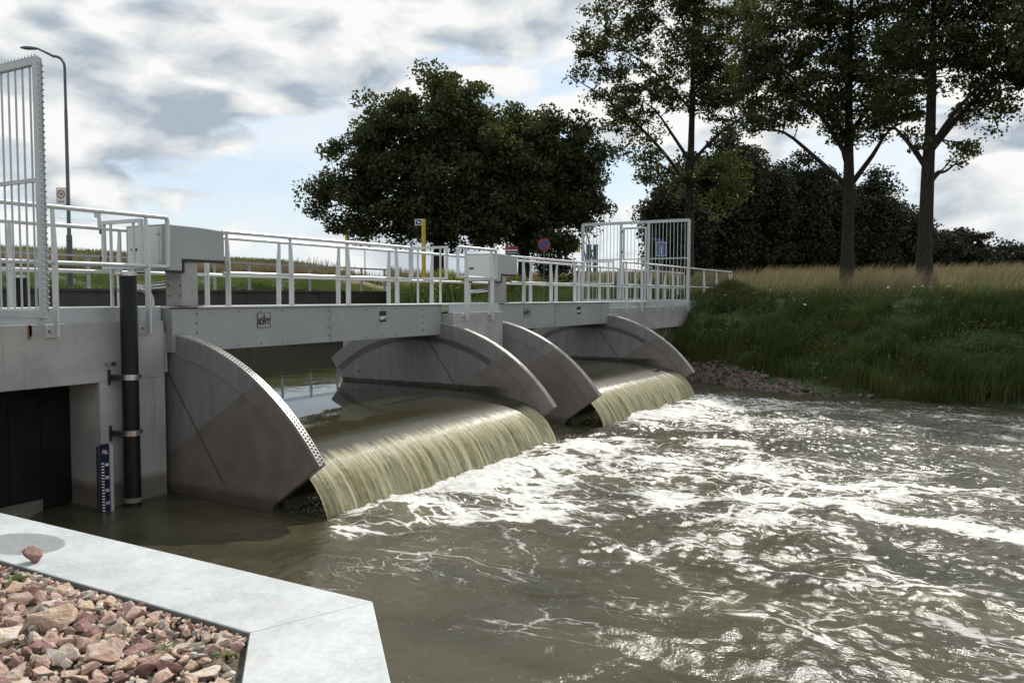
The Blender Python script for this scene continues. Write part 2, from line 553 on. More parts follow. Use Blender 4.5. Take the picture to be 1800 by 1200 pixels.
def mat_bark():
    m, t, b = principled('bark')
    p = t.vmath('MULTIPLY', t.pos(), (1, 1, 0.22))
    n = t.noise(p, 14, 6, 0.7)
    t.put(b.inputs['Base Color'], t.mix(t.ramp(n, 0.35, 0.65), (0.012, 0.010, 0.008), (0.045, 0.038, 0.029)))
    b.inputs['Roughness'].default_value = 0.95
    t.l.new(t.bump(n, 0.9, 0.06).outputs[0], b.inputs['Normal'])
    return m


def mat_stone(name, c1, c2, c3):
    m, t, b = principled(name)
    tc = t.node('ShaderNodeTexCoord').outputs['Object']
    rnd = t.node('ShaderNodeObjectInfo').outputs['Random']
    v = t.vmath('ADD', tc, t.xyz(t.math('MULTIPLY', rnd, 40), t.math('MULTIPLY', rnd, 17), 0))
    n = t.noise(v, 1.3, 6, 0.65, 0.6); n2 = t.noise(v, 2.6, 6, 0.7); n3 = t.noise(v, 12, 4, 0.65)
    col = t.mix(t.ramp(n, 0.35, 0.62), c1, c2)
    col = t.mix(t.ramp(n2, 0.52, 0.66), col, c3)
    col = t.mix(t.ramp(t.noise(v, 1.9, 5, 0.6, 1.0), 0.56, 0.68, 0.0, 0.7), col, (0.52, 0.32, 0.18) if c1[0] > 0.2 else c2)
    col = t.mix(t.math('MULTIPLY', n3, 0.25), col, (0.1, 0.08, 0.07))
    t.put(b.inputs['Base Color'], col)
    b.inputs['Roughness'].default_value = 0.85
    t.l.new(t.bump(t.math('ADD', n2, t.math('MULTIPLY', n3, 0.5)), 0.5, 0.06).outputs[0], b.inputs['Normal'])
    return m


def mat_coping():
    m, t, b = principled('zinc capping')
    p = t.pos()
    n = t.noise(p, 3.0, 7, 0.66); n2 = t.noise(p, 30, 5, 0.7)
    col = t.mix(t.ramp(n, 0.3, 0.7), (0.40, 0.43, 0.445), (0.53, 0.56, 0.57))
    col = t.mix(t.ramp(n2, 0.42, 0.72, 0, 0.35), col, (0.62, 0.64, 0.64))
    rust = t.ramp(t.noise(p, 1.7, 5, 0.6), 0.56, 0.70, 0, 0.45)
    col = t.mix(rust, col, (0.50, 0.45, 0.40))
    s = t.sep(p)
    # round darker patch on the plate
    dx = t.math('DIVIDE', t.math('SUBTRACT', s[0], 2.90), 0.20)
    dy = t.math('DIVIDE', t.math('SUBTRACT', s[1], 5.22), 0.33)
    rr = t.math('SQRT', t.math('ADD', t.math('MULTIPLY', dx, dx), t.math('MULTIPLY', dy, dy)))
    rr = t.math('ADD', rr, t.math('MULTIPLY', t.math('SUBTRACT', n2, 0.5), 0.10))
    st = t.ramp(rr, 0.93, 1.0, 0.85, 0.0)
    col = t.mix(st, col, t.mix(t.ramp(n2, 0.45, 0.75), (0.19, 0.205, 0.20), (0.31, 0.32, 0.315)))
    film = t.ramp(t.noise(p, 6.5, 8, 0.72), 0.50, 0.66, 0.0, 0.32)
    col = t.mix(film, col, (0.33, 0.345, 0.34))
    scr = t.noise(t.vmath('MULTIPLY', p, (30, 3, 1)), 3.0, 4, 0.7)
    col = t.mix(t.ramp(scr, 0.66, 0.72, 0.0, 0.35), col, (0.66, 0.68, 0.68))
    spots = t.ramp(t.noise(p, 55, 2, 0.5), 0.73, 0.78)
    col = t.mix(t.math('MULTIPLY', spots, 0.5), col, (0.2, 0.17, 0.14))
    t.put(b.inputs['Base Color'], col)
    b.inputs['Metallic'].default_value = 0.15
    t.put(b.inputs['Roughness'], t.ramp(n2, 0.3, 0.7, 0.42, 0.62))
    t.l.new(t.bump(n2, 0.12, 0.01).outputs[0], b.inputs['Normal'])
    return m


MT = dict(
    rail=mat_galv('railing steel', (0.56, 0.58, 0.58), 0.42, 0.25, 0.9, 60),
    fence=mat_galv('fence steel', (0.45, 0.485, 0.495), 0.45, 0.25, 0.88, 60),
    beam=mat_galv('girder plate', (0.315, 0.325, 0.33), 0.42, 0.1, 0.9, 14),
    deck=mat_galv('deck plate', (0.56, 0.57, 0.57), 0.42, 0.2, 0.85, 30),
    hood=mat_plain('grey painted sheet', (0.31, 0.335, 0.345), (0.34, 0.365, 0.375), 1.2, 0.38),
    door=mat_plain('light grey door paint', (0.60, 0.62, 0.60), (0.64, 0.66, 0.64), 1.2, 0.4),
    column=mat_galv('column steel', (0.36, 0.355, 0.345), 0.42, 0.3, 0.8, 20),
    rubber=mat_plain('black rubber', (0.012, 0.012, 0.013), (0.02, 0.02, 0.02), 5, 0.6),
    pipe=mat_plain('black plastic pipe', (0.006, 0.006, 0.007), (0.012, 0.012, 0.013), 4, 0.42, spec=0.3, stretch=(1, 1, 0.3)),
    steel=mat_plain('stainless steel', (0.50, 0.49, 0.47), (0.62, 0.61, 0.59), 6, 0.28, 0.85),
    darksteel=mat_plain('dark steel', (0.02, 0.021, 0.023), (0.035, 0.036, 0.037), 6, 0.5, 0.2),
    groove=mat_plain('shadowy groove steel', (0.085, 0.087, 0.088), (0.115, 0.117, 0.118), 5, 0.5, 0.2),
    seam=mat_plain('weld line', (0.085, 0.08, 0.075), (0.12, 0.112, 0.105), 8, 0.5, 0.2),
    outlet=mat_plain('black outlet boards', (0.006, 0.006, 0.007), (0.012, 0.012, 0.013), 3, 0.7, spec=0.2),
    bolt=mat_plain('bolt steel', (0.16, 0.165, 0.17), (0.26, 0.26, 0.26), 30, 0.4, 0.6),
    gate=mat_disc(),
    rack=mat_galv('rack steel', (0.62, 0.60, 0.57), 0.30, 0.6, 0.8, 40),
    concrete=mat_concrete('concrete', (0.39, 0.39, 0.37)),
    mossy=mat_concrete('dark wall concrete', (0.065, 0.060, 0.052), False),
    rust=mat_plain('rusty steel', (0.20, 0.07, 0.03), (0.33, 0.14, 0.06), 20, 0.8),
    blue=mat_plain('sign blue', (0.015, 0.06, 0.24), (0.018, 0.07, 0.27), 4, 0.4),
    navy=mat_plain('navy enamel', (0.006, 0.010, 0.036), (0.008, 0.013, 0.042), 4, 0.35),
    white=mat_plain('sign white', (0.72, 0.72, 0.70), (0.80, 0.80, 0.78), 4, 0.45),
    red=mat_plain('sign red', (0.30, 0.020, 0.017), (0.36, 0.028, 0.024), 4, 0.45),
    black=mat_plain('black paint', (0.012, 0.012, 0.012), (0.02, 0.02, 0.02), 4, 0.5),
    yellow=mat_plain('yellow paint', (0.48, 0.36, 0.035), (0.56, 0.43, 0.05), 3, 0.5),
    pole=mat_plain('grey lamp paint', (0.075, 0.085, 0.10), (0.10, 0.11, 0.125), 2, 0.45),
    bark=mat_bark(),
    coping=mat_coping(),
    ground=mat_ground(),
    asphalt=mat_plain('worn asphalt', (0.14, 0.14, 0.135), (0.20, 0.195, 0.19), 2, 0.9, bump=0.4),
    oak=mat_leaf('oak leaves', (0.030, 0.043, 0.014), (0.075, 0.095, 0.028), 0.38),
    tall=mat_leaf('pale oak leaves', (0.032, 0.042, 0.012), (0.080, 0.094, 0.026), 0.45),
    wood=mat_leaf('wood leaves', (0.015, 0.023, 0.011), (0.034, 0.046, 0.020), 0.15),
    grass=mat_leaf('green grass', (0.034, 0.053, 0.014), (0.128, 0.155, 0.042), 0.38),
    dry=mat_leaf('dry grass', (0.095, 0.082, 0.046), (0.285, 0.235, 0.155), 0.35),
    reed=mat_leaf('reed blades', (0.028, 0.050, 0.022), (0.085, 0.125, 0.055), 0.3),
    weed=mat_leaf('weed leaves', (0.040, 0.058, 0.016), (0.115, 0.14, 0.042), 0.35),
    turf=mat_leaf('short turf', (0.065, 0.105, 0.025), (0.15, 0.19, 0.055), 0.35),
    flower=mat_leaf('yellow flowers', (0.55, 0.42, 0.02), (0.70, 0.55, 0.04), 0.3),
    whiteflower=mat_leaf('white flowers', (0.6, 0.6, 0.55), (0.75, 0.75, 0.7), 0.3),
    down=mat_water_down(), up=mat_water_up(), fall=mat_fall(),
    spray=mat_plain('spray', (0.75, 0.75, 0.73), (0.85, 0.85, 0.83), 5, 0.3),
    hull=mat_plain('white car paint', (0.72, 0.73, 0.74), (0.78, 0.78, 0.79), 1, 0.25),
    glass=mat_plain('dark glass', (0.02, 0.025, 0.03), (0.03, 0.035, 0.04), 1, 0.1),
)


# ------------------------------------------------------------------ numpy noise
def gfield(n, L, lmin, lmax, seed, aniso=(1, 1)):
    r = np.random.default_rng(seed)
    w = r.standard_normal((n, n))
    f = np.fft.fftfreq(n, L/n)
    fx, fy = np.meshgrid(f*aniso[0], f*aniso[1], indexing='ij')
    k = np.sqrt(fx**2+fy**2)+1e-9
    env = np.exp(-(np.maximum(0, np.log(k*lmin))/0.35)**2)*np.exp(-(np.maximum(0, -np.log(k*lmax))/0.35)**2)/k
    out = np.real(np.fft.ifft2(np.fft.fft2(w)*env))
    return out/out.std()


def ss(a, b, x):
    t = np.clip((x-a)/(b-a), 0, 1)
    return t*t*(3-2*t)


# ------------------------------------------------------------------ ground
def top_land(x):
    return 2.6+0.056*np.clip(x-31.2, 0, 18)+0.03*np.clip(x-49.2, 0, 50)


def land_right(x, y):
    e = 24.3+2.6*ss(4.5, 9.0, y)*(1-ss(9.8, 11, y))+0.25*np.sin(y*0.7)        # water's edge
    t = np.clip((x-e)/(31.2-e), 0, 1)
    bank = -0.05+2.65*np.power(t, 0.85)
    bank = np.where(x < e, -0.05-(e-x)*0.6, bank)
    return np.maximum(-1.4, np.where(x > 31.2, top_land(x), bank))


def height(x, y):
    x = np.asarray(x, float); y = np.asarray(y, float)
    zr = land_right(x, y)
    # upstream of the weir
    xe = np.maximum(25.3, 1.275*y-0.4)
    zru = np.where(x > 31.2, top_land(x), 2.2+0.4*ss(25.5, 31.2, x))
    zru = np.where(x < xe, -0.8+(zru+0.8)*ss(xe-1.0, xe, x), zru)
    zlu = np.where(x < 4, 2.35, 2.35-3.2*ss(4.0, 6.0, x))
    zu = np.where(x < 15, zlu, zru)
    # beyond the dark quay wall
    dike = 2.98+1.72*np.clip((y-30.5)/7.8, 0, 1)+0.40*ss(44, 60, y)
    zfar = np.where(y > 30.25, np.maximum(dike*(1-ss(38, 60, x))+zru*ss(38, 60, x), np.where(x > 40, zru, 0)), zu)
    return np.where(y < 9.9, np.where(x < 15, -1.4, zr), np.where(y < 30.25, zu, zfar))


def make_ground():
    xs = np.unique(np.concatenate([np.linspace(-300, -20, 12), np.arange(-20, 3, 1.0), np.arange(3, 34, 0.4), np.arange(34, 80, 0.8), np.arange(80, 130, 3), np.linspace(130, 1500, 16)]))
    ys = np.unique(np.concatenate([np.linspace(-600, -60, 10), np.arange(-60, -12, 2.0), np.arange(-12, 9.6, 0.4), [9.88, 9.92], np.arange(10.2, 30, 0.5), [30.2, 30.3], np.arange(30.6, 48, 0.45), np.arange(48, 110, 3), np.linspace(110, 2000, 14)]))
    X, Y = np.meshgrid(xs, ys, indexing='ij')
    Z = height(X, Y)
    nz = gfield(512, 128, 1.5, 10, 3)
    i = (np.abs(X*4).astype(int)) % 512; j = (np.abs(Y*4).astype(int)) % 512
    Z = Z+np.where(Z > 0.3, 0.045*nz[i, j], 0)
    dry = np.where(Y > 33.5, ss(34.2, 35.0, Y)*(1-ss(37.4, 38.2, Y))*0.8, 0)
    dry = np.maximum(dry, ss(34, 37, X)*(Y < 33)*0.9)
    n1, n2 = X.shape
    idx = np.arange(n1*n2).reshape(n1, n2)
    F = np.stack([idx[:-1, :-1], idx[1:, :-1], idx[1:, 1:], idx[:-1, 1:]], -1).reshape(-1, 4)
    o = build_np('ground', np.stack([X, Y, Z], -1).reshape(-1, 3), F, MT['ground'], attrs={'dry': dry.ravel()}, smooth=True)
    struct(o)


make_ground()


# foreground bank on the near side (behind the capping)
mb = MB()
mb.prism([(2.70, 11.0), (2.70, 2.90), (-9, -8.9), (-90, -60), (-90, 11.0)], 'z', -1.5, 1.135)
struct(build('near_bank_ground', mb, mat_plain('gritty soil', (0.09, 0.07, 0.055), (0.16, 0.13, 0.10), 8, 0.95, bump=0.6, bscale=30)))

# path on the far side
mb = MB()
pts = [(x, 20.0+0.18*(x-38)+1.2*math.sin(x*0.06)) for x in range(38, 110, 3)]
V = []; F = []
for i, (x, y) in enumerate(pts):
    for s in (-1.6, 1.6):
        V.append((x, y+s, float(height(x, y+s))+0.10))
for i in range(len(pts)-1):
    F.append((2*i, 2*i+1, 2*i+3, 2*i+2))
mb.v = V; mb.f = [f[::-1] for f in F]
struct(build('path', mb, MT['asphalt']))


# ------------------------------------------------------------------ water
GA, GB, GC, GD = 7.57, 13.93, 16.03, 22.48       # gate side plates
YC, ZCN, RAD = 10.26, -1.67, 3.90                # gate axis


STREAKS = [
    ([(7.5, 6.4), (9.2, 5.2), (10.4, 4.1), (11.3, 3.0), (11.6, 1.8), (11.3, 0.8), (11.0, -0.4), (10.6, -2.5), (10.4, -6)], 0.42, 1.0),
    ([(14.4, 6.6), (15.6, 5.0), (15.4, 3.7), (13.8, 3.4), (12.2, 3.6), (10.9, 4.0)], 0.34, 0.95),
    ([(11.6, 2.6), (13.0, 1.6), (13.5, 0.4), (13.4, -1.0), (13.0, -4)], 0.26, 0.85),
    ([(10.9, 1.6), (9.7, 1.2), (9.0, 0.9), (8.5, 0.2)], 0.22, 0.8),
    ([(8.2, 5.6), (9.0, 4.9), (8.8, 4.0), (8.1, 3.0), (7.5, 2.3), (7.1, 1.7)], 0.20, 0.62),
    ([(17.0, 6.0), (18.4, 4.6), (19.5, 2.8), (19.4, 1.0), (18.8, -1.0)], 0.5, 0.66),
    ([(20.5, 5.4), (21.6, 3.6), (21.4, 1.4), (20.5, -0.8)], 0.4, 0.6),
    ([(9.6, 2.6), (8.6, 2.2), (7.9, 1.7)], 0.2, 0.6),
]


def foam_density(X, Y):
    sN = 6.95-Y
    def gate(x0, x1, near, far, l_in, r_out, dec):
        xl = x0+np.clip(sN, 0, 6)*l_in; xr = x1+np.clip(sN, 0, 9)*r_out
        lat = ss(xl-0.5, xl+0.7, X)*(1-ss(xr-0.4, xr+1.2, X))
        return lat*(far+(near-far)*np.exp(-np.maximum(sN-0.5, 0)/dec))*ss(-0.35, 0.1, sN)
    g1 = gate(GA, GB, 0.88, 0.32, 0.50, 0.15, 2.4)
    g2 = gate(GC, GD, 0.80, 0.22, 0.0, 0.15, 1.9)
    D = np.maximum(g1, g2)
    mid = 0.46*np.exp(-((X-16)/2.2)**2)*ss(1.2, 2.6, sN)*np.exp(-np.maximum(sN-2.5, 0)/3)
    D = np.maximum(D, mid)
    D = np.maximum(D, 0.25*ss(4.0, 8.5, X+0.25*Y)*ss(0.0, 2.0, sN)*(1-0.6*ss(18, 24, X)))
    # long foam lines drawn out by the current
    for pl, wd, st in STREAKS:
        best = np.full(X.shape, 9e9)
        for (ax, ay), (bx, by) in zip(pl[:-1], pl[1:]):
            dx, dy = bx-ax, by-ay
            t = np.clip(((X-ax)*dx+(Y-ay)*dy)/(dx*dx+dy*dy), 0, 1)
            best = np.minimum(best, (X-ax-t*dx)**2+(Y-ay-t*dy)**2)
        D = np.maximum(D, st*0.9*np.exp(-best/(wd*wd*0.62)))
    return D


def make_water():
    xs = np.unique(np.concatenate([[-40, -20, -8, -2, 0, 1.5], np.arange(2.4, 28.2, 0.038)]))
    ys = np.unique(np.concatenate([np.linspace(-400, -60, 18), np.arange(-60, -6, 0.9), np.arange(-6, 10.9, 0.038)]))
    X, Y = np.meshgrid(xs, ys, indexing='ij')
    n, L = 1024, 1024*0.038
    i = np.round(X/0.038).astype(int) % n; j = np.round(Y/0.038).astype(int) % n
    big = gfield(n, L, 0.8, 3.0, 21)[i, j]
    mid = gfield(n, L, 0.25, 0.6, 22, (1.0, 0.8))[i, j]
    sml = gfield(n, L, 0.10, 0.20, 23)[i, j]
    D = foam_density(X, Y)
    sN = 6.95-Y
    turb = np.exp(-np.maximum(sN, 0)/4.5)*ss(7.0, 8.5, X)*(1-ss(22.5, 24, X))
    boil = 0.09*np.exp(-((sN-0.55)/0.5)**2)*(ss(GA, GA+.4, X)*(1-ss(GB-.4, GB, X))+ss(GC, GC+.4, X)*(1-ss(GD-.4, GD, X)))
    quiet = 1-0.65*ss(7.4, 8.6, Y)*(1-0)
    Z = (0.015+0.010*turb)*big*quiet+(0.0034+0.005*turb)*mid*quiet+(0.0038+0.002*turb)*sml*quiet*(0.35+0.65*ss(5.0, 10.0, X+0.5*Y*0))+boil*0.8
    far = ss(-6, -12, Y); Z = Z*(1-0.6*far)
    D = D*(1+0.28*gfield(n, L, 1.2, 5, 25)[i, j])+0.05
    n1, n2 = X.shape
    idx = np.arange(n1*n2).reshape(n1, n2)
    F = np.stack([idx[:-1, :-1], idx[1:, :-1], idx[1:, 1:], idx[:-1, 1:]], -1).reshape(-1, 4)
    struct(build_np('river_water', np.stack([X, Y, Z], -1).reshape(-1, 3), F, MT['down'], attrs={'foam': np.clip(D, 0, 1.2).ravel()}, smooth=True))


make_water()

PROF = [(11.0, .905), (10.3, .904), (9.6, .900), (9.0, .885), (8.5, .855), (8.05, .80), (7.75, .725), (7.52, .63), (7.36, .53), (7.23, .42), (7.13, .29), (7.05, .16), (7.0, .05), (6.96, -.08)]


def make_upstream():
    xs = np.arange(4.5, 27.2, 0.2); ys = np.unique(np.concatenate([np.arange(11.0, 14, 0.15), np.arange(14, 30.6, 0.4)]))
    X, Y = np.meshgrid(xs, ys, indexing='ij')
    n, L = 512, 512*0.1
    i = np.round(X/0.1).astype(int) % n; j = np.round(Y/0.1).astype(int) % n
    Z = 0.905+0.0008*gfield(n, L, 0.4, 2.0, 31)[i, j]*ss(11, 11.6, Y)
    n1, n2 = X.shape
    idx = np.arange(n1*n2).reshape(n1, n2)
    F = np.stack([idx[:-1, :-1], idx[1:, :-1], idx[1:, 1:], idx[:-1, 1:]], -1).reshape(-1, 4)
    struct(build_np('upstream_water', np.stack([X, Y, Z], -1).reshape(-1, 3), F, MT['up'], smooth=True))


make_upstream()


def catmull(P, n):
    P = np.array(P); out = []
    for i in range(len(P)-1):
        p0, p1, p2, p3 = P[max(i-1, 0)], P[i], P[i+1], P[min(i+2, len(P)-1)]
        for k in range(n):
            t = k/n
            out.append(0.5*((2*p1)+(-p0+p2)*t+(2*p0-5*p1+4*p2-p3)*t*t+(-p0+3*p1-3*p2+p3)*t**3))
    out.append(P[-1])
    return np.array(out)


def make_fall(x0, x1, seed):
    prof = catmull(PROF, 6)
    seg = np.r_[0, np.cumsum(np.hypot(*np.diff(prof, axis=0).T))]
    fallv = seg/seg[-1]
    # remap so that 0 is the calm pool and 1 the foot of the fall
    fallv = np.clip((fallv-0.45)/0.55, 0, 1)
    xs = np.arange(x0, x1+0.001, 0.022)
    n = 1024
    rid = gfield(n, n*0.022, 0.07, 0.5, seed)
    X, K = np.meshgrid(xs, np.arange(len(prof)), indexing='ij')
    i = np.round(X/0.022).astype(int) % n
    fl = fallv[K]
    j = (K*0.35).astype(int) % n
    r = rid[i, np.full_like(K, 40)]*0.75+rid[i, j]*0.25
    amp = 0.018*ss(0.52, 0.9, fl)
    t = np.gradient(prof, axis=0); t /= np.linalg.norm(t, axis=1)[:, None]
    nrm = np.stack([t[:, 1], -t[:, 0]], 1)                       # outwards: towards -Y and +Z
    nrm = np.where((nrm[:, 1] < 0)[:, None], -nrm, nrm)
    calm = 0.0010*gfield(n, n*0.022, 0.3, 1.5, seed+1)[i, (K*6) % n]*ss(0.0, 0.15, fl)*(1-ss(0.35, 0.6, fl))
    # the sheet is drawn in slightly at both ends
    pull = np.exp(-(X-x0)/0.35)+np.exp(-(x1-X)/0.35)
    Y = prof[K, 0]+nrm[K, 0]*(r*amp+calm)+0.05*pull*ss(0.4, 1.0, fl)
    Z = prof[K, 1]+nrm[K, 1]*(r*amp+calm)-0.05*pull*ss(0.05, 0.5, fl)*(1-fl)
    n1, n2 = X.shape
    idx = np.arange(n1*n2).reshape(n1, n2)
    F = np.stack([idx[:-1, :-1], idx[:-1, 1:], idx[1:, 1:], idx[1:, :-1]], -1).reshape(-1, 4)
    struct(build_np('waterfall', np.stack([X, Y, Z], -1).reshape(-1, 3), F, MT['fall'], attrs={'fall': fl.ravel()}, smooth=True))


make_fall(GA+0.05, GB-0.02, 51)
make_fall(GC+0.05, GD-0.02, 61)


def make_spray():
    V = []; F = []
    r = np.random.default_rng(5)
    def drop(p, s):
        b = len(V)
        q = r.standard_normal((4, 3)); q /= np.linalg.norm(q, axis=1)[:, None]
        for a in q: V.append(p+a*s)
        F.extend([(b, b+1, b+2), (b, b+2, b+3), (b, b+3, b+1), (b+1, b+3, b+2)])
    for (x0, x1, n) in ((GA, GB, 1500), (GC, GD, 900)):
        for k in range(n):
            x = r.uniform(x0, x1); y = 6.80-abs(r.normal(0, 0.22)); z = 0.06+abs(r.normal(0, 0.06))
            drop(np.array([x, y, z]), r.uniform(0.004, 0.012))
        for k in range(200):                                    # ragged water behind the open end of the fall
            x = x0+abs(r.normal(0, 0.16))-0.02; y = 7.05+abs(r.normal(0, 0.26)); z = r.uniform(0.02, 0.45)*max(0.1, 1-(y-7.0)/0.8)
            drop(np.array([x, y, z]), r.uniform(0.003, 0.009))
    tag(build_np('water_spray', V, F, MT['spray']), 'white spray and foam drops at the foot of both waterfalls', 'spray', kind='stuff')


make_spray()


# ------------------------------------------------------------------ weir gates
def arc(r, a0, a1, n):
    return [(YC+r*math.cos(a0+(a1-a0)*i/n), ZCN+r*math.sin(a0+(a1-a0)*i/n)) for i in range(n+1)]


A_LIP, A_UP = math.radians(143.7), math.radians(51.2)


def side_plate(x, w, root, rack_len, grooved=False):
    """x: the face towards -X, w: plate thickness"""
    poly = arc(RAD, A_LIP, A_UP, 48)
    poly += [(YC+3.38*math.cos(A_UP), ZCN+3.38*math.sin(A_UP)), (12.0, -0.9), (8.5, -0.9), (YC+2.96*math.cos(A_LIP), ZCN+2.96*math.sin(A_LIP))]
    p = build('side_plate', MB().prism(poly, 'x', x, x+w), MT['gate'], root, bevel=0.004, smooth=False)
    ring = arc(RAD-0.004, A_LIP-0.004, A_UP+0.004, 48)+arc(3.62, A_UP+0.004, A_LIP-0.004, 48)
    build('rim_band', MB().prism(ring, 'x', x-0.012, x-0.0005), MT['gate'], p, bevel=0.003, smooth=False)
    if grooved:
        gr = arc(3.605, A_UP+0.02, math.radians(119), 40)+arc(3.50, math.radians(119), A_UP+0.02, 40)
        build('groove', MB().prism(gr, 'x', x-0.004, x-0.0005), MT['groove'], p, smooth=False)
    if grooved:
        for by, bz in ((11.35, 1.10), (11.9, 1.12), (9.62, 2.02)):
            build('bolt', MB().cyl((x-0.0005, by, bz), (x-0.02, by, bz), 0.022, 0.018, 6), MT['bolt'], p)
    # weld seam across the plate
    s = MB()
    d = Vector((0, 8.83-10.10, 0.25-1.92)); a = Vector((x-0.004, 10.10, 1.92)); n = Vector((0, -d.z, d.y)).normalized()*0.012
    b = a+d
    s.quadbox([a-n, b-n, b+n, a+n, a-n+Vector((.003, 0, 0)), b-n+Vector((.003, 0, 0)), b+n+Vector((.003, 0, 0)), a+n+Vector((.003, 0, 0))])
    build('weld_seam', s, MT['seam'], p)
    # pin rack on the rim: three rails with two staggered rows of rungs
    m = MB()
    x0, x1 = x-0.012, x+w
    a1 = A_LIP-rack_len
    for xr in (x0, (x0+x1)/2-0.006, x1-0.012):
        m.prism(arc(RAD+0.034, A_LIP, a1, 60)+arc(RAD+0.002, a1, A_LIP, 60), 'x', xr, xr+0.012)
    st = 0.052/RAD
    k = 0; a_ = A_LIP-0.006
    while a_ > a1:
        for row in range(2):
            aa = a_-row*st/2
            xa, xb = (x0+0.012, (x0+x1)/2-0.006) if row == 0 else ((x0+x1)/2+0.006, x1-0.012)
            cy, cz = math.cos(aa), math.sin(aa)
            h0, h1 = RAD+0.002, RAD+0.030
            dy, dz = -cz*0.011, cy*0.011
            q = []
            for xx, hh, sg in ((xa, h0, -1), (xb, h0, -1), (xb, h0, 1), (xa, h0, 1), (xa, h1, -1), (xb, h1, -1), (xb, h1, 1), (xa, h1, 1)):
                q.append((xx, YC+cy*hh+sg*dy, ZCN+cz*hh+sg*dz))
            m.quadbox(q)
        a_ -= st
    build('gear_rack', m, MT['rack'], p, smooth=False)
    return p


def make_gate(xa, xb, label):
    root = thing('weir_gate', label, 'weir gate', ((xa+xb)/2, YC, 0), 'drum gates of the weir')
    side_plate(xa, 0.10, root, 0.80)
    side_plate(xb, 0.10, root, 0.80, True)
    # curved skin that carries the overflow, dark behind the falling sheet
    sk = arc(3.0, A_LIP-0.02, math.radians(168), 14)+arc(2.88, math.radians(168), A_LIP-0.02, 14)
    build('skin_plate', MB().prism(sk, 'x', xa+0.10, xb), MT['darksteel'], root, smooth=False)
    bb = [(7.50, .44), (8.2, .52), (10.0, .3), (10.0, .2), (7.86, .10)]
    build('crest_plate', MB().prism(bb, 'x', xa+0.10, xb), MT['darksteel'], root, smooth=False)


make_gate(GA, GB, 'nearest steel drum gate with broad stained side plates and pale water spilling over')
make_gate(GC, GD, 'second drum gate beyond the middle pier, spilling water beside the stony bank')


# ------------------------------------------------------------------ girders
def bolt_at(root, x, y, z, r=0.016, axis='y'):
    return build('bolt', MB().cyl((x, y+0.001, z), (x, y-0.014, z), r, r*0.85, 6), MT['bolt'], root)


def make_girder(x0, x1, label, lettering_x, sticker_x, rows, mids):
    root = thing('bridge_girder', label, 'girder', ((x0+x1)/2, 10.2, 1.97), 'steel girders over the gates')
    YF = 9.72
    build('web_panel', MB().box(x0, x1, YF, 10.98, 1.97, 2.575), MT['beam'], root, bevel=0.006)
    build('top_flange', MB().box(x0+0.42, x1, YF-0.035, YF+0.06, 2.578, 2.604), MT['deck'], root, bevel=0.008)
    build('deck_plate', MB().box(x0, x1, YF+0.063, 11.0, 2.578, 2.598), MT['deck'], root)
    build('base_plate', MB().box(x0+0.0, x0+0.42, YF-0.02, YF+0.06, 2.578, 2.592), MT['darksteel'], root)
    for rx in rows:
        for z in (2.50, 2.37, 2.23, 2.09):
            bolt_at(root, rx, YF, z)
    for mx in mids:
        for z in (2.52, 2.02):
            bolt_at(root, mx, YF, z, 0.011)
    # seam grooves as thin cover strips between panels
    for rx in rows[1:-1]:
        build('panel_joint', MB().box(rx+0.05, rx+0.056, YF-0.0015, YF+0.001, 1.975, 2.57), MT['darksteel'], root)
    X = (1, 0, 0); U = (0, 0, 1)
    a, b = lettering_x
    pl = build('maker_plate', MB().box(a, b, YF-0.012, YF-0.001, 2.275, 2.485), MT['column'], root)
    fr = MB(); 
    fr.box(a-0.006, a, YF-0.018, YF-0.001, 2.269, 2.491); fr.box(b, b+0.006, YF-0.018, YF-0.001, 2.269, 2.491)
    fr.box(a, b, YF-0.018, YF-0.001, 2.485, 2.491); fr.box(a, b, YF-0.018, YF-0.001, 2.269, 2.275)
    build('plate_frame', fr, MT['groove'], pl)
    text_mesh('lettering', 'KWT', 0.125, MT['black'], pl, ((a+b)/2, YF-0.0145, 2.355), X, U, sx=0.80*(b-a)/0.25, bold=0.055)
    ic = MB(); cx = (a+b)/2
    ic.box(cx-0.05, cx+0.05, YF-0.016, YF-0.012, 2.413, 2.424)
    ic.box(cx-0.012, cx+0.012, YF-0.016, YF-0.012, 2.424, 2.446)
    ic.prism([(cx-0.018, 2.446), (cx+0.018, 2.446), (cx, 2.468)], 'y', YF-0.016, YF-0.012)
    build('emblem', ic, MT['black'], pl)
    a, b = sticker_x
    stk = build('maker_sticker', MB().box(a, b, YF-0.004, YF-0.0005, 2.28, 2.48), MT['navy'], root)
    text_mesh('lettering', 'KWT', 0.085, MT['white'], stk, ((a+b)/2, YF-0.0058, 2.35), X, U, depth=0.001, sx=0.9*(b-a)/0.2, bold=0.05)
    em = MB(); cx = (a+b)/2
    em.prism([(cx-0.016, 2.392), (cx+0.016, 2.392), (cx, 2.425)], 'y', YF-0.0068, YF-0.004)
    build('emblem', em, MT['rust'], stk)
    return root


make_girder(7.50, 13.96, 'left steel girder with KWT plate and blue sticker above the nearest gate', (9.03, 9.28), (11.96, 12.16), (7.91, 10.6, 13.31), (8.68, 9.10, 9.55, 11.6, 12.05, 12.45))
make_girder(16.03, 22.62, 'right steel girder with KWT plate and sticker above the second gate', (17.42, 17.70), (20.38, 20.62), (16.4, 19.05, 21.95), (17.2, 17.9, 18.4, 19.9, 20.8, 21.3))


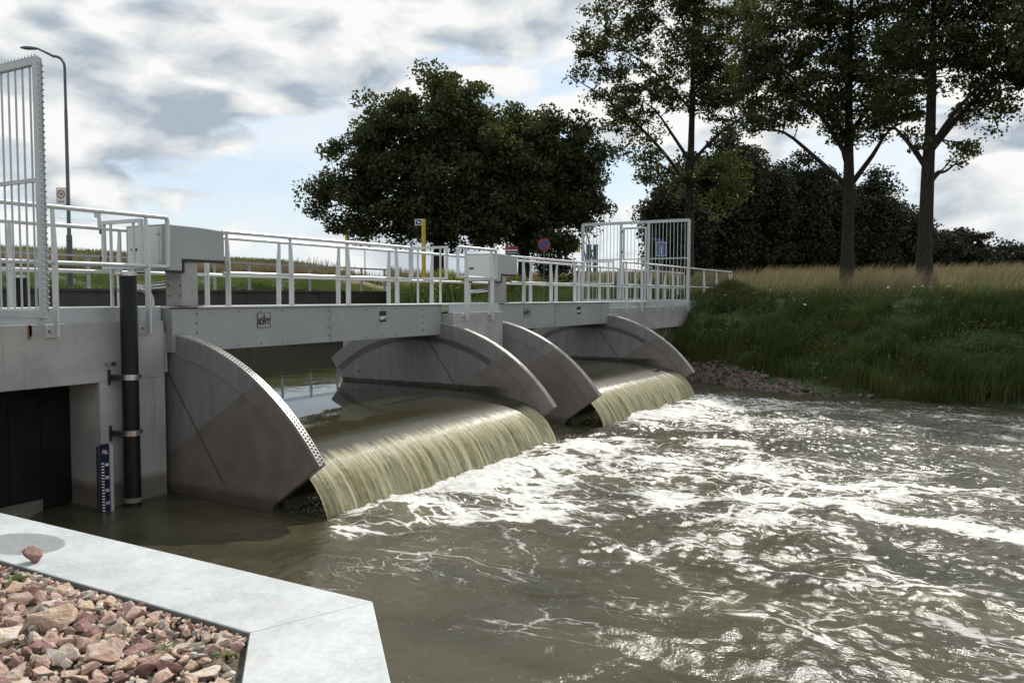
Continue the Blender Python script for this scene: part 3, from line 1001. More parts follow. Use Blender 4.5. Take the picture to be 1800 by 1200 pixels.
# ------------------------------------------------------------------ concrete
def abutment_left():
    root = thing('concrete_abutment', 'left concrete abutment with dark outlet opening and black pipe on its face', 'abutment', (3.0, 10.4, 0))
    m = MB()
    m.box(-3.5, 7.47, 9.85, 12.2, 1.64, 2.41)          # slab over the outlet
    m.box(6.50, 7.47, 9.85, 12.2, -1.4, 1.64)          # pier to the gate
    build('wall', m, MT['concrete'], root, bevel=0.01, smooth=False)
    s = MB().box(-3.5, 3.3, 9.851, 12.2, -1.4, 1.64)
    build('wing_wall', s, MT['concrete'], root, smooth=False)
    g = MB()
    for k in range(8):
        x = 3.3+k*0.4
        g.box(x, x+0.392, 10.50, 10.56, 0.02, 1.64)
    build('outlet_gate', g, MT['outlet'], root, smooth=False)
    build('threshold', MB().prism([(3.3, 10.02), (5.5, 10.02), (6.1, 10.49), (3.3, 10.49)], 'z', -0.6, 0.14), MT['concrete'], root, bevel=0.01, smooth=False)
    build('edge_plate', MB().box(-3.5, 7.46, 9.90, 9.935, 2.412, 2.60), MT['fence'], root)
    build('walkway_plate', MB().box(-3.5, 7.46, 9.938, 11.0, 2.575, 2.60), MT['deck'], root)
    r = MB()
    for (x, h, d) in ((5.60, 0.17, 0), (5.62, 0.12, .02), (5.615, 0.08, .05)):
        r.box(x, x+0.03, 9.843, 9.853, 2.405-h-d, 2.407-d*0.3)
    build('rust_stain', r, MT['rust'], root)
    c = MB()
    c.box(7.478, 7.52, 9.86, 9.95, 1.70, 2.25)
    build('gate_seal', c, MT['fence'], root)


abutment_left()


def pier():
    root = thing('concrete_pier', 'pale concrete pier between the two gates under the middle railing', 'pier', (14.97, 10.2, 0))
    build('wall', MB().box(13.985, 15.98, 9.45, 12.4, -1.4, 2.40), MT['concrete'], root, bevel=0.012, smooth=False)
    build('edge_plate', MB().box(14.0, 15.97, 9.56, 9.59, 2.402, 2.60), MT['fence'], root)
    build('walkway_plate', MB().box(14.0, 16.0, 9.592, 11.0, 2.575, 2.598), MT['deck'], root)
    build('coping_strip', MB().box(13.985, 15.98, 9.452, 9.55, 2.402, 2.418), MT['deck'], root)


pier()


def abutment_right():
    root = thing('concrete_abutment', 'far concrete abutment slab ending in the grassy bank', 'abutment', (27.3, 10.4, 0))
    build('slab', MB().box(22.66, 31.95, 9.80, 12.2, 1.67, 2.42), MT['concrete'], root, bevel=0.01, smooth=False)
    build('wall', MB().box(22.66, 23.6, 9.80, 12.2, -1.4, 1.668), MT['concrete'], root, bevel=0.01, smooth=False)
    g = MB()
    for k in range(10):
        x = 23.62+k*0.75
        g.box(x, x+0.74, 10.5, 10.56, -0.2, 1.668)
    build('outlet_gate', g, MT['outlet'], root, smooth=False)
    build('edge_plate', MB().box(22.68, 31.95, 9.90, 9.935, 2.422, 2.60), MT['fence'], root)
    build('walkway_plate', MB().box(22.68, 31.95, 9.938, 11.0, 2.575, 2.60), MT['deck'], root)


abutment_right()


# quay wall upstream
def quay():
    root = thing('quay_wall', 'dark weathered quay wall behind the bridge below the grass verge', 'wall', (24, 30.1, 0))
    g = MB()
    for k in range(13):
        x = 8+k*2.4
        g.box(x, x+2.385, 29.9+0.02*(k % 2), 30.28, -0.6, 2.9)
    build('panels', g, MT['mossy'], root, smooth=False)
    build('coping', MB().box(8, 39.2, 29.84, 30.32, 2.903, 3.02), MT['mossy'], root, bevel=0.015, smooth=False)


quay()


# ------------------------------------------------------------------ railings
HR, MR = 0.031, 0.027


def post_poly(y, z0, zm, z1, outer, w0=0.092, w1=0.045):
    """tapered flat post in the Y-Z plane; inner edge upright, outer edge (outer=-1: towards -Y) drawn in"""
    yi = y-outer*0.03
    return [(yi, z0), (yi+outer*w0, z0), (yi+outer*w0, zm), (yi+outer*w1, z1), (yi, z1)]


def add_post(root, x, y, z0, zm, z1, outer, t=0.014):
    return build('post', MB().prism(post_poly(y, z0, zm, z1, outer), 'x', x-t, x+t), MT['rail'], root, bevel=0.003, smooth=False)


def railing(label, x0, x1, y, z0, zh, zmid, posts, outer, ends=(True, True), bracket=None, cat='railing', group='walkway railings', along='x'):
    root = thing('railing', label, cat, ((x0+x1)/2, y, z0), group)
    r = 0.035
    m = MB()
    pts = []
    if ends[0]: pts += [(x0, y, zmid), (x0, y, zh-r), (x0+r*0.3, y, zh-r*0.3)]
    pts += [(x0+(r if ends[0] else 0), y, zh), (x1-(r if ends[1] else 0), y, zh)]
    if ends[1]: pts += [(x1-r*0.3, y, zh-r*0.3), (x1, y, zh-r), (x1, y, zmid)]
    m.tube(pts, HR, 10)
    build('handrail', m, MT['rail'], root)
    build('middle_rail', MB().tube([(x0, y, zmid), (x1, y, zmid)], MR, 10), MT['rail'], root)
    for px in posts:
        p = add_post(root, px, y, z0, zmid+0.12, zh-0.015, outer)
        if bracket is not None:
            yb, zb = bracket
            b = MB()
            b.box(px-0.09, px+0.05, yb-0.012, yb-0.0005, zb-0.16, zb)
            build('bracket', b, MT['rail'], p, bevel=0.003)
            build('bolt', MB().cyl((px-0.05, yb-0.012, zb-0.08), (px-0.05, yb-0.03, zb-0.08), 0.018, 0.015, 6), MT['bolt'], p)
    return root


FR = 9.85
railing('front railing on the left girder, four tapered posts beside the near control box', 8.50, 13.08, FR, 2.60, 3.70, 3.09, (8.58, 9.87, 11.25, 12.64), -1, (False, True))
railing('front railing on the right girder between the second control box and far gate', 17.0, 21.02, FR, 2.60, 3.70, 3.09, (17.62, 19.07, 20.49), -1, (False, True))
railing('back railing running the whole length of the footbridge', -3.4, 33.0, 10.88, 2.60, 3.70, 3.09, [9.08+1.545*k for k in range(-8, 16)], 1, (False, True))
railing('railing bolted to the left abutment face in front of the near control box', -3.4, 7.50, 9.78, 2.25, 3.82, 3.15, (-2.1, -0.7, 0.65, 1.97, 3.3, 4.6, 5.90, 7.17), -1, (False, True), (9.85, 2.40))
railing('short railing bolted to the middle pier before the second control box', 14.08, 15.58, 9.40, 2.25, 3.76, 3.15, (14.38, 15.40), -1, (True, True), (9.45, 2.40))
railing('railing bolted to the far abutment and ending at the grassy bank', 23.6, 36.0, 9.74, 2.25, 3.82, 3.12, (23.95, 25.25, 26.72, 28.27, 29.9, 31.97), -1, (True, True), (9.80, 2.42))
rr = C.objects[-1]
far_rail = [o for o in C.objects if o.get('label', '').startswith('railing bolted to the far')][0]
for px in (33.7, 35.65):
    add_post(far_rail, px, 9.74, 2.6, 3.24, 3.8, -1)


def cross_gate(label, x, y0, y1, z0, zt, zb):
    """small swing gate across the walkway: two stiles, top and bottom rails, two legs"""
    root = thing('walkway_gate', label, 'gate', (x, (y0+y1)/2, z0), 'swing gates across the footbridge')
    for y in (y0, y1):
        build('stile', MB().box(x-0.025, x+0.025, y-0.025, y+0.025, zb, zt), MT['rail'], root, bevel=0.004)
    build('top_rail', MB().box(x-0.022, x+0.022, y0+0.026, y1-0.026, zt-0.05, zt), MT['rail'], root, bevel=0.004)
    build('bottom_rail', MB().box(x-0.022, x+0.022, y0+0.026, y1-0.026, zb, zb+0.045), MT['rail'], root, bevel=0.004)
    for y in (y0+0.16, y1-0.16):
        build('leg', MB().box(x-0.018, x+0.018, y-0.018, y+0.018, z0, zb-0.001), MT['rail'], root)
        build('bar', MB().box(x-0.014, x+0.014, y-0.016, y+0.016, zb+0.046, zt-0.051), MT['rail'], root)
    for z in (zb+0.15, zt-0.15):
        build('hinge', MB().cyl((x-0.03, y1+0.03, z-0.03), (x-0.03, y1+0.03, z+0.03), 0.014), MT['darksteel'], root)


cross_gate('swing gate across the walkway left of the near control box', 7.2, 9.93, 10.74, 2.60, 3.79, 3.12)
cross_gate('swing gate across the walkway left of the middle pier railing', 14.45, 9.93, 10.84, 2.60, 3.81, 3.11)
cross_gate('swing gate across the walkway just before the far tall fence', 23.2, 9.86, 10.84, 2.60, 3.84, 3.12)


# ------------------------------------------------------------------ tall barrier fences
def barrier(label, x, yA, yB, z0, z1, gate=None):
    """panel across the walkway, yA < yB; spiked strip along the top and both free edges"""
    root = thing('barrier_fence', label, 'fence', (x, (yA+yB)/2, z0), 'tall spiked fences across the footbridge')
    w = 0.03
    zm = z0+(z1-z0)*0.535
    spans = [(yA, yB)]
    def frame(name, y0, y1, za, zb, parent):
        build(name, MB().box(x-w, x+w, y0-w*1.3, y0+w*1.3, za, zb), MT['fence'], parent, bevel=0.004)
        build(name, MB().box(x-w, x+w, y1-w*1.3, y1+w*1.3, za, zb), MT['fence'], parent, bevel=0.004)
    frame('frame_post', yA, yB, z0, z1, root)
    build('top_rail', MB().box(x-w*0.95, x+w*0.95, yA+0.04, yB-0.04, z1-0.075, z1-0.001), MT['fence'], root, bevel=0.004)
    holes = []
    if gate:
        g0, g1 = gate
        frame('frame_post', g0-0.10, g1+0.10, z0, z1-0.076, root)
        holes = [(g0-0.14, g1+0.14)]
        leaf = build('gate_leaf', MB().box(x-0.024, x+0.024, g0, g1, z1-0.24, z1-0.18), MT['fence'], root, bevel=0.004)
        for y in (g0, g1):
            build('stile', MB().box(x-0.0245, x+0.0245, y-0.03, y+0.03, z0+0.03, z1-0.181), MT['fence'], leaf, bevel=0.004)
        build('middle_rail', MB().box(x-0.018, x+0.018, g0+0.031, g1-0.031, zm-0.025, zm+0.01), MT['fence'], leaf)
        build('bottom_rail', MB().box(x-0.018, x+0.018, g0+0.031, g1-0.031, z0+0.05, z0+0.10), MT['fence'], leaf)
        n = 6
        for k in range(1, n):
            y = g0+(g1-g0)*k/n
            build('bar', MB().cyl((x, y, z0+0.09), (x, y, z1-0.23), 0.010, n=6), MT['fence'], leaf)
        build('lock_case', MB().box(x-0.035, x+0.035, g0+0.03, g0+0.16, zm-0.10, zm+0.03), MT['fence'], leaf, bevel=0.004)
        for z in (z1-0.32, zm+0.25):
            build('hinge', MB().cyl((x-0.02, g1+0.05, z-0.04), (x-0.02, g1+0.05, z+0.04), 0.018), MT['darksteel'], root)
    ys = []
    segs = [(yA, yB)] if not gate else [(yA, gate[0]-0.10), (gate[1]+0.10, yB)]
    for a, b in segs:
        build('middle_rail', MB().box(x-0.017, x+0.017, a+0.04, b-0.04, zm-0.02, zm+0.02), MT['fence'], root)
        build('bottom_rail', MB().box(x-0.0245, x+0.0245, a+0.04, b-0.04, z0, z0+0.085), MT['fence'], root, bevel=0.004)
        n = max(2, int(round((b-a)/0.125)))
        for k in range(1, n):
            y = a+(b-a)*k/n
            build('bar', MB().cyl((x, y, z0+0.08), (x, y, z1-0.07), 0.0105, n=6), MT['fence'], root)
    def saw(a, b, base, sg, ph):
        """one toothed strip along a..b, teeth pointing to sg"""
        pts = [(a, base)]
        k = a+ph
        while k < b-0.03:
            pts += [(k, base+sg*0.006), (k+0.014, base+sg*0.035), (k+0.028, base+sg*0.006)]
            k += 0.06
        return pts+[(b, base)]
    for ph, xa in ((0.0, x-0.028), (0.03, x+0.020)):
        build('spike_strip', MB().prism(saw(yA-0.03, yB+0.03, z1, 1, ph), 'x', xa, xa+0.008), MT['fence'], root, smooth=False)
        for ye, sg in ((yA-0.0395, -1), (yB+0.0395, 1)):
            pl = [(q[1], q[0]) for q in saw(z0+0.05, z1-0.02, ye, sg, ph)]
            build('spike_strip', MB().prism(pl, 'x', xa, xa+0.008), MT['fence'], root, smooth=False)
    return root


barrier('tall spiked barrier fence at the left edge of the bridge', 4.96, 8.42, 12.25, 2.52, 5.16, (9.95, 10.75))
barrier('tall spiked barrier fence with gate at the far end of the bridge', 26.0, 8.44, 12.18, 2.58, 5.24, (9.90, 10.68))
# cantilever arms that carry the wings of the fences beyond the walkway belong to the fences
for o in [q for q in C.objects if q.name.startswith('barrier_fence')]:
    x = o.location.x
    build('support_arm', MB().box(x-0.03, x+0.03, 8.46, 9.895, 2.49, 2.519 if x < 10 else 2.575), MT['fence'], o)


# ------------------------------------------------------------------ control boxes
def control_box(x0, label):
    root = thing('control_box', label, 'control box', (x0+0.4, 10.2, 2.6), 'gate drive boxes on the bridge')
    x1 = x0+1.02; xs = x0+0.28; ya, yb = 9.79, 10.62
    top = []
    poly = [(x0, 3.10), (xs, 3.10), (xs, 3.265), (x1, 3.265), (x1, 3.70), (x0+0.62, 3.725), (x0, 3.735)]
    build('hood', MB().prism(poly, 'y', ya, yb), MT['hood'], root, bevel=0.012, smooth=False)
    for y in (ya-0.004, yb-0.016):
        pl = [(x0+0.004, 3.07), (xs+0.035, 3.07), (xs+0.035, 3.228), (x1-0.002, 3.228), (x1-0.002, 3.263), (xs+0.002, 3.263), (xs+0.002, 3.098), (x0+0.004, 3.098)]
        build('rubber_seal', MB().prism(pl, 'y', y, y+0.02), MT['rubber'], root, smooth=False)
    door = build('door', MB().box(x0-0.014, x0-0.001, ya+0.05, yb-0.05, 3.13, 3.70), MT['door'], root, bevel=0.006)
    build('handle', MB().box(x0-0.03, x0-0.0145, 10.36, 10.48, 3.38, 3.415), MT['black'], door, bevel=0.004)
    rods = MB()
    rods.cyl((x0-0.03, ya+0.10, 3.14), (x0-0.03, ya+0.10, 3.69), 0.007, n=6)
    for z in (3.22, 3.60):
        rods.cyl((x0-0.05, ya+0.10, z), (x0-0.012, ya+0.10, z), 0.012, n=8)
        rods.cyl((x0-0.03, ya+0.07, z), (x0-0.03, ya+0.15, z), 0.010, n=8)
    build('locking_rod', rods, MT['steel'], door)
    build('column', MB().box(xs+0.0, xs+0.27, ya+0.02, ya+0.36, 2.604, 3.22), MT['column'], root, bevel=0.004)
    fl = build('flange_plate', MB().box(xs-0.06, xs+0.33, ya-0.02, ya+0.42, 2.6045, 2.612), MT['darksteel'], root)
    for y in (ya+0.06, ya+0.3):
        for z in (2.75, 2.9):
            build('bolt', MB().cyl((xs+0.001, y, z), (xs-0.014, y, z), 0.014, 0.012, 6), MT['bolt'], root)
    # drive shaft housing and arm
    build('drive_arm', MB().tube([(xs+0.05, ya+0.4, 2.92), (x0-0.2, 10.35, 2.86), (x0-0.3, 10.4, 2.84)], 0.045, 10), MT['steel'], root)
    return root


control_box(7.46, 'grey control box on a steel column at the near end of the left girder')
control_box(16.19, 'grey control box on a steel column right of the middle pier')

# bent conduit by the near box
cpts = [(7.02, 10.0, 2.83), (7.18, 10.0, 2.845)]
for k in range(7):
    a = PI/2*k/6
    cpts.append((7.20+0.19*math.sin(a), 9.985, 2.66+0.185*math.cos(a)))
cpts.append((7.39, 9.985, 2.60))
tag(build('conduit', MB().tube(cpts, 0.038, 12), MT['steel'], loc=(7.3, 10.0, 2.6)), 'bent bare steel conduit beside the near control box', 'conduit')


# hanging sensor on the abutment rail
root = thing('rail_sensor', 'small pale sensor hanging under the left handrail', 'sensor', (6.5, 9.78, 3.60))
build('body', MB().cyl((6.5, 9.78, 3.62), (6.5, 9.78, 3.735), 0.022, n=12), MT['rail'], root)
build('clip', MB().box(6.44, 6.515, 9.77, 9.79, 3.735, 3.795), MT['rail'], root)


# black pipes
def stand_pipe(x, y, zb, zt, r, label, face=None):
    root = thing('stand_pipe', label, 'pipe', (x, y, zb), 'black stand pipes of the weir')
    build('tube', MB().cyl((x, y, zb), (x, y, zt-0.05), r, n=24), MT['pipe'], root)
    build('cap', MB().cyl((x, y, zt-0.049), (x, y, zt), r*1.05, n=24), MT['steel'], root)
    build('cap_valve', MB().cyl((x-r*1.05, y, zt-0.025), (x-r*1.7, y, zt-0.025), 0.022, n=8), MT['steel'], root)
    build('foot_ring', MB().cyl((x, y, zb+0.11), (x, y, zb+0.17), r*1.03, n=24), MT['concrete'], root)
    if face is not None:
        for z in (1.70, 0.97):
            c = build('pipe_clamp', MB().cyl((x, y, z-0.035), (x, y, z+0.035), r*1.06, n=24), MT['steel'], root)
            b = MB()
            b.box(x-0.16, x-0.10, y-0.02, face-0.001, z-0.03, z+0.03)
            build('clamp_foot', b, MT['darksteel'], c)
            build('clamp_foot', MB().box(x+0.10, x+0.145, y-0.02, face-0.001, z-0.025, z+0.025), MT['darksteel'], c)
            build('wall_plate', MB().box(x-0.19, x-0.1605, face-0.02, face-0.001, z-0.10, z+0.10), MT['darksteel'], c)
            build('bolt', MB().cyl((x+0.145, y, z), (x+0.17, y, z), 0.014, n=6), MT['bolt'], c)
    return root


stand_pipe(6.80, 9.66, -0.05, 3.06, 0.105, 'black plastic pipe clamped to the left abutment face', 9.85)
stand_pipe(8.57, 15.25, 0.8, 3.12, 0.10, 'black plastic pipe standing in the upstream pool behind the left fence')
# small outlet stub
root = thing('drain_stub', 'small steel drain stub with black cap left of the pipe', 'drain', (6.57, 9.8, 1.88))
build('tube', MB().cyl((6.60, 9.849, 1.88), (6.60, 9.72, 1.88), 0.02, n=10), MT['steel'], root)
build('cap', MB().cyl((6.60, 9.719, 1.88), (6.60, 9.68, 1.88), 0.027, n=10), MT['black'], root)

# staff gauge
root = thing('staff_gauge', 'dark blue water level gauge with white ticks by the outlet', 'gauge', (6.42, 9.6, -0.3))
build('board', MB().box(6.39, 6.50, 9.70, 9.715, -0.3, 0.87), MT['navy'], root)
build('edge_batten', MB().box(6.505, 6.545, 9.68, 9.84, -0.3, 0.85), MT['fence'], root)
build('back_batten', MB().box(6.355, 6.388, 9.72, 9.745, -0.3, 0.85), MT['darksteel'], root)
tk = MB()
for k in range(24):
    z = 0.62-k*0.038
    tk.quadbox([(6.393, 9.697, z), (6.432, 9.697, z-0.006), (6.432, 9.699, z-0.006), (6.393, 9.699, z), (6.393, 9.697, z+0.014), (6.432, 9.697, z+0.008), (6.432, 9.699, z+0.008), (6.393, 9.699, z+0.014)])
build('ticks', tk, MT['white'], root, smooth=False)
for k, s in enumerate(('40', '30', '20', '10')):
    text_mesh('numeral', s, 0.055, MT['white'], root, (6.467, 9.698, 0.60-0.165*k), (1, 0, 0), (0, 0, 1), depth=0.001)
em = MB()
for k in range(3):
    em.tube([(6.41+0.02*k, 9.697, 0.76-0.01*k), (6.43+0.02*k, 9.697, 0.80-0.012*k), (6.445+0.015*k, 9.697, 0.78-0.02*k)], 0.005, 6)
build('emblem', em, MT['white'], root)


# ------------------------------------------------------------------ near bank: capping and stones
def coping():
    root = thing('bank_capping', 'wide pale zinc capping with mitred corner along the near bank', 'capping', (3.0, 5.0, 0.9))
    o1 = (3.24, 2.69); i1 = (2.65, 2.93)
    d = Vector((-0.66, -0.64)); d.normalize()
    o2 = (o1[0]+d.x*8, o1[1]+d.y*8); i2 = (i1[0]+d.x*8, i1[1]+d.y*8)
    g = 0.0018
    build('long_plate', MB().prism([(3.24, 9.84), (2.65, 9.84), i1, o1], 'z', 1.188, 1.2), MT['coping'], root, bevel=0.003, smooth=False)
    sh = Vector((-0.003, -0.003))
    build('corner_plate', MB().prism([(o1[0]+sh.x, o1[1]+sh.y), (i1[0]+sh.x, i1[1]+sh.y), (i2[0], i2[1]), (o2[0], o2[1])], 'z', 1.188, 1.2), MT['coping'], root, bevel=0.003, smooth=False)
    n = Vector((d.y, -d.x))
    lip = MB()
    lip.prism([(2.65, 9.84), (2.64, 9.84), (i1[0]-0.01, i1[1]), i1], 'z', 1.03, 1.187)
    lip.prism([i1, (i1[0]-0.01, i1[1]), (i2[0]-0.01, i2[1]), i2], 'z', 1.03, 1.187)
    build('inner_lip', lip, MT['groove'], root, smooth=False)
    pile = MB()
    y = 9.8
    while y > 2.75:
        pile.box(3.10, 3.17, y-0.28, y-0.02, -1.4, 1.187); pile.box(3.02, 3.10, y-0.02, y+0.02, -1.4, 1.187)
        y -= 0.30
    k = 0.1
    while k < 7.8:
        c = Vector(o1)+d*k-n*0.0
        off = Vector((d.y, -d.x))
        if off.dot(Vector((-1, 1))) < 0: off = -off
        p = c+off*0.10
        q = p+d*0.24
        r_ = off*0.06
        pile.prism([(p.x, p.y), (q.x, q.y), (q.x+r_.x, q.y+r_.y), (p.x+r_.x, p.y+r_.y)], 'z', -1.4, 1.187)
        k += 0.26
    build('sheet_piling', pile, MT['rust'], root, smooth=False)


coping()

STONE_MATS = [
    (mat_stone('pink quartzite', (0.52, 0.335, 0.27), (0.62, 0.45, 0.375), (0.68, 0.59, 0.51)), 'pinkish'),
    (mat_stone('maroon quartzite', (0.27, 0.135, 0.12), (0.36, 0.205, 0.185), (0.48, 0.36, 0.32)), 'maroon'),
    (mat_stone('ochre quartzite', (0.60, 0.40, 0.26), (0.66, 0.51, 0.39), (0.70, 0.63, 0.53)), 'ochre'),
    (mat_stone('cream quartzite', (0.64, 0.55, 0.45), (0.70, 0.63, 0.55), (0.52, 0.37, 0.27)), 'cream'),
    (mat_stone('grey quartzite', (0.40, 0.385, 0.36), (0.52, 0.50, 0.465), (0.60, 0.55, 0.49)), 'grey'),
]


def stone_mesh(seed, rough=True):
    """a broken angular rock: convex hull of a few points, chipped edges"""
    import bmesh
    r = random.Random(seed)
    bm = bmesh.new()
    n = r.randint(9, 13)
    for k in range(n):
        v = Vector((r.gauss(0, 1), r.gauss(0, 1), r.gauss(0, 1))).normalized()
        v = Vector((v.x*r.uniform(0.8, 1.05), v.y*r.uniform(0.55, 0.85), v.z*r.uniform(0.5, 0.72)))
        bm.verts.new(v)
    res = bmesh.ops.convex_hull(bm, input=bm.verts)
    junk = [g for g in res['geom_interior'] if isinstance(g, bmesh.types.BMVert)]
    bmesh.ops.delete(bm, geom=junk, context='VERTS')
    bmesh.ops.bevel(bm, geom=list(bm.edges), offset=0.022, segments=1, affect='EDGES', profile=0.6)
    bmesh.ops.triangulate(bm, faces=[f for f in bm.faces if len(f.verts) > 4])
    if rough:
        bmesh.ops.triangulate(bm, faces=list(bm.faces))
        bmesh.ops.subdivide_edges(bm, edges=[e for e in bm.edges if e.calc_length() > 0.16], cuts=2, use_grid_fill=True)
        bmesh.ops.triangulate(bm, faces=list(bm.faces))
        bmesh.ops.subdivide_edges(bm, edges=[e for e in bm.edges if e.calc_length() > 0.16], cuts=1, use_grid_fill=True)
        bmesh.ops.triangulate(bm, faces=list(bm.faces))
        off = Vector((seed*3.1, seed*1.7, seed*0.9))
        for v in bm.verts:
            d = v.co.normalized()
            v.co += d*(0.085*noise.noise(v.co*1.9+off)+0.05*noise.noise(v.co*4.6+off)+0.022*noise.noise(v.co*11+off))
    me = bpy.data.meshes.new('stone')
    bm.to_mesh(me); bm.free()
    return me


STONE_MATS.append((mat_stone('brown rubble', (0.085, 0.068, 0.056), (0.135, 0.112, 0.095), (0.18, 0.155, 0.135)), 'brown'))
STONE_MATS.append((mat_stone('reddish rubble', (0.11, 0.075, 0.063), (0.155, 0.115, 0.10), (0.2, 0.16, 0.14)), 'reddish'))
STONES = [stone_mesh(100+k) for k in range(16)]
STONES_LOW = [stone_mesh(100+k, False) for k in range(16)]
STONE_SETS = [[None]*16 for _ in STONE_MATS]


def stone_of(ci, k):
    if STONE_SETS[ci][k] is None:
        me = STONES[k].copy(); me.materials.append(STONE_MATS[ci][0]); STONE_SETS[ci][k] = me
    return STONE_SETS[ci][k]


placed = []


def put_stone(x, y, z, s, ci, label, rot=None, group='loose stones behind the capping', k=None):
    k = random.randrange(16) if k is None else k
    o = bpy.data.objects.new('stone', stone_of(ci, k))
    C.objects.link(o)
    o.location = (x, y, z); o.scale = (s, s, s)
    o.rotation_euler = rot or (random.uniform(-0.5, 0.5), random.uniform(-0.5, 0.5), random.uniform(0, 2*PI))
    o['label'] = label; o['category'] = 'stone'
    if group: o['group'] = group
    placed.append((x, y, s))
    return o


put_stone(2.71, 4.80, 1.255, 0.088, 1, 'single maroon stone lying on the edge of the pale capping', (0.3, 0.2, 0.4), None)
put_stone(2.28, 3.92, 1.16, 0.165, 2, 'largest stone, a long ochre and pink block among the gravel', (0.25, 0.5, 1.9), None, 3)
put_stone(2.08, 3.90, 1.15, 0.14, 3, 'big cream stone with dark blotches beside the long ochre block', (0.1, 0.4, 1.2), None, 5)
put_stone(2.30, 3.40, 1.16, 0.085, 1, 'rounded maroon stone in the middle of the gravel', (0.0, 0.2, 0.3), None, 7)
put_stone(2.47, 4.40, 1.165, 0.09, 1, 'broad dusky maroon stone close under the capping lip', (0.1, 0.1, 2.3), None, 2)
put_stone(2.54, 2.98, 1.17, 0.060, 3, 'rounded cream stone in the corner of the capping', (0.2, 0.1, 0.2), None, 9)
r_ = random.Random(3)
tries = 0
count = 0
while count < 262 and tries < 40000:
    tries += 1
    x = r_.uniform(1.55, 2.64); y = r_.uniform(2.2, 6.1)
    if y < 2.95 and x > 2.62-(2.95-y)*1.03-0.02: continue
    f = 0.8660*x+0.4996*y; q = (0.4996*x-0.8660*y)/f
    if q < -0.66 or f < 3.1 or q > -0.2: continue
    s = min(0.125, max(0.022, r_.lognormvariate(math.log(0.052), 0.50)))
    if count < 60: s = max(s, 0.055)
    if x+s*0.62 > 2.645: continue
    if any((x-a)**2+(y-b)**2 < (0.62*(s+c))**2 for a, b, c in placed): continue
    ci = r_.choices(range(5), (36, 14, 18, 23, 9))[0]
    size = 'large' if s > 0.062 else 'small'
    z = 1.152+0.26*s+r_.uniform(0, 0.012)
    put_stone(x, y, z, s, ci, '%s %s broken stone in the gravel behind the pale capping' % (size, STONE_MATS[ci][1]))
    count += 1


def rubble(name, pts, sizes, label, mats_i, seed):
    """many rocks nobody could count, one object"""
    r = np.random.default_rng(seed)
    V = []; F = []; MI = []
    base = []
    for me in STONES_LOW:
        base.append((np.array([v.co[:] for v in me.vertices]), [tuple(p.vertices) for p in me.polygons]))
    b = 0
    for p, s in zip(pts, sizes):
        vv, ff = base[r.integers(16)]
        a = r.uniform(0, 2*PI, 3)*np.array([0.2, 0.2, 1])
        R = np.array(Matrix.Rotation(a[2], 3, 'Z') @ Matrix.Rotation(a[0], 3, 'X') @ Matrix.Rotation(a[1], 3, 'Y'))
        V.append(vv @ R.T*s+p)
        F += [tuple(i+b for i in f) for f in ff]
        mi = int(r.choice(len(mats_i))); MI += [mi]*len(ff)
        b += len(vv)
    me = bpy.data.meshes.new(name)
    me.from_pydata(np.concatenate(V).tolist(), [], F)
    for i in mats_i: me.materials.append(STONE_MATS[i][0])
    me.polygons.foreach_set('material_index', np.array(MI, dtype=np.int32))
    me.update()
    o = bpy.data.objects.new(name, me); C.objects.link(o)
    tag(o, label, 'rubble', kind='stuff')


rg = np.random.default_rng(8)
n = 900
px = rg.uniform(1.2, 2.64, n*5); py = rg.uniform(1.2, 8.5, n*5)
ok = ~((py < 2.95) & (px > 2.60-(2.95-py)*1.03))
px, py = px[ok], py[ok]
rubble('gravel', np.stack([px, py, np.full(len(px), 1.147)+rg.uniform(0, 0.02, len(px))], -1), rg.uniform(0.012, 0.032, len(px)), 'fine reddish gravel filling between the loose stones', (0, 1, 2, 3, 4), 4)

n = 1150
py = 9.6-np.abs(rg.normal(0, 3.4, n)); px = 24.3+2.6*ss(4.5, 9.0, py)-0.35+np.abs(rg.normal(0.1, 0.42, n))*(0.3+0.7*ss(0, 7, py))
ok = (py > -1) & (px < 31)
px, py = px[ok], py[ok]
pz = height(px, py)
rubble('riprap', np.stack([px, py, pz+0.03], -1), rg.uniform(0.07, 0.17, len(px)), 'brownish rubble stones along the foot of the far bank', (5, 5, 6, 6), 6)


ly = rg.uniform(2.93, 6.6, 260); lx = 2.645-np.abs(rg.normal(0.035, 0.03, 260))
rubble('gravel', np.stack([lx, ly, np.full(260, 1.158)+rg.uniform(0, 0.02, 260)], -1), rg.uniform(0.016, 0.036, 260), 'reddish stone chips packed along the inner lip of the capping', (0, 1, 2, 3, 4), 14)


# weeds between the stones
def weed(x, y, z, n, h, label, wide):
    r = random.Random(int(x*1000+y*77))
    V = []; F = []; T = []
    for k in range(n):
        a = r.uniform(0, 2*PI); l = h*r.uniform(0.6, 1.1); w = wide*r.uniform(0.7, 1.2)
        d = Vector((math.cos(a), math.sin(a), 0)); s = Vector((-d.y, d.x, 0))
        rise = r.uniform(0.5, 1.1)
        p0 = Vector((x, y, z)); p1 = p0+d*l*0.45+Vector((0, 0, l*rise*0.7)); p2 = p0+d*l*0.95+Vector((0, 0, l*rise*0.75))
        b = len(V)
        V += [p0-s*w*0.15, p0+s*w*0.15, p1+s*w*0.5, p1-s*w*0.5, p2+s*w*0.3, p2-s*w*0.3]
        F += [(b, b+1, b+2, b+3), (b+3, b+2, b+4, b+5)]
        T += [r.uniform(0.4, 1)]*6
    o = build_np('weed', np.array([tuple(v) for v in V]), F, MT['turf'], loc=(x, y, z), attrs={'tint': T})
    tag(o, label, 'weed')


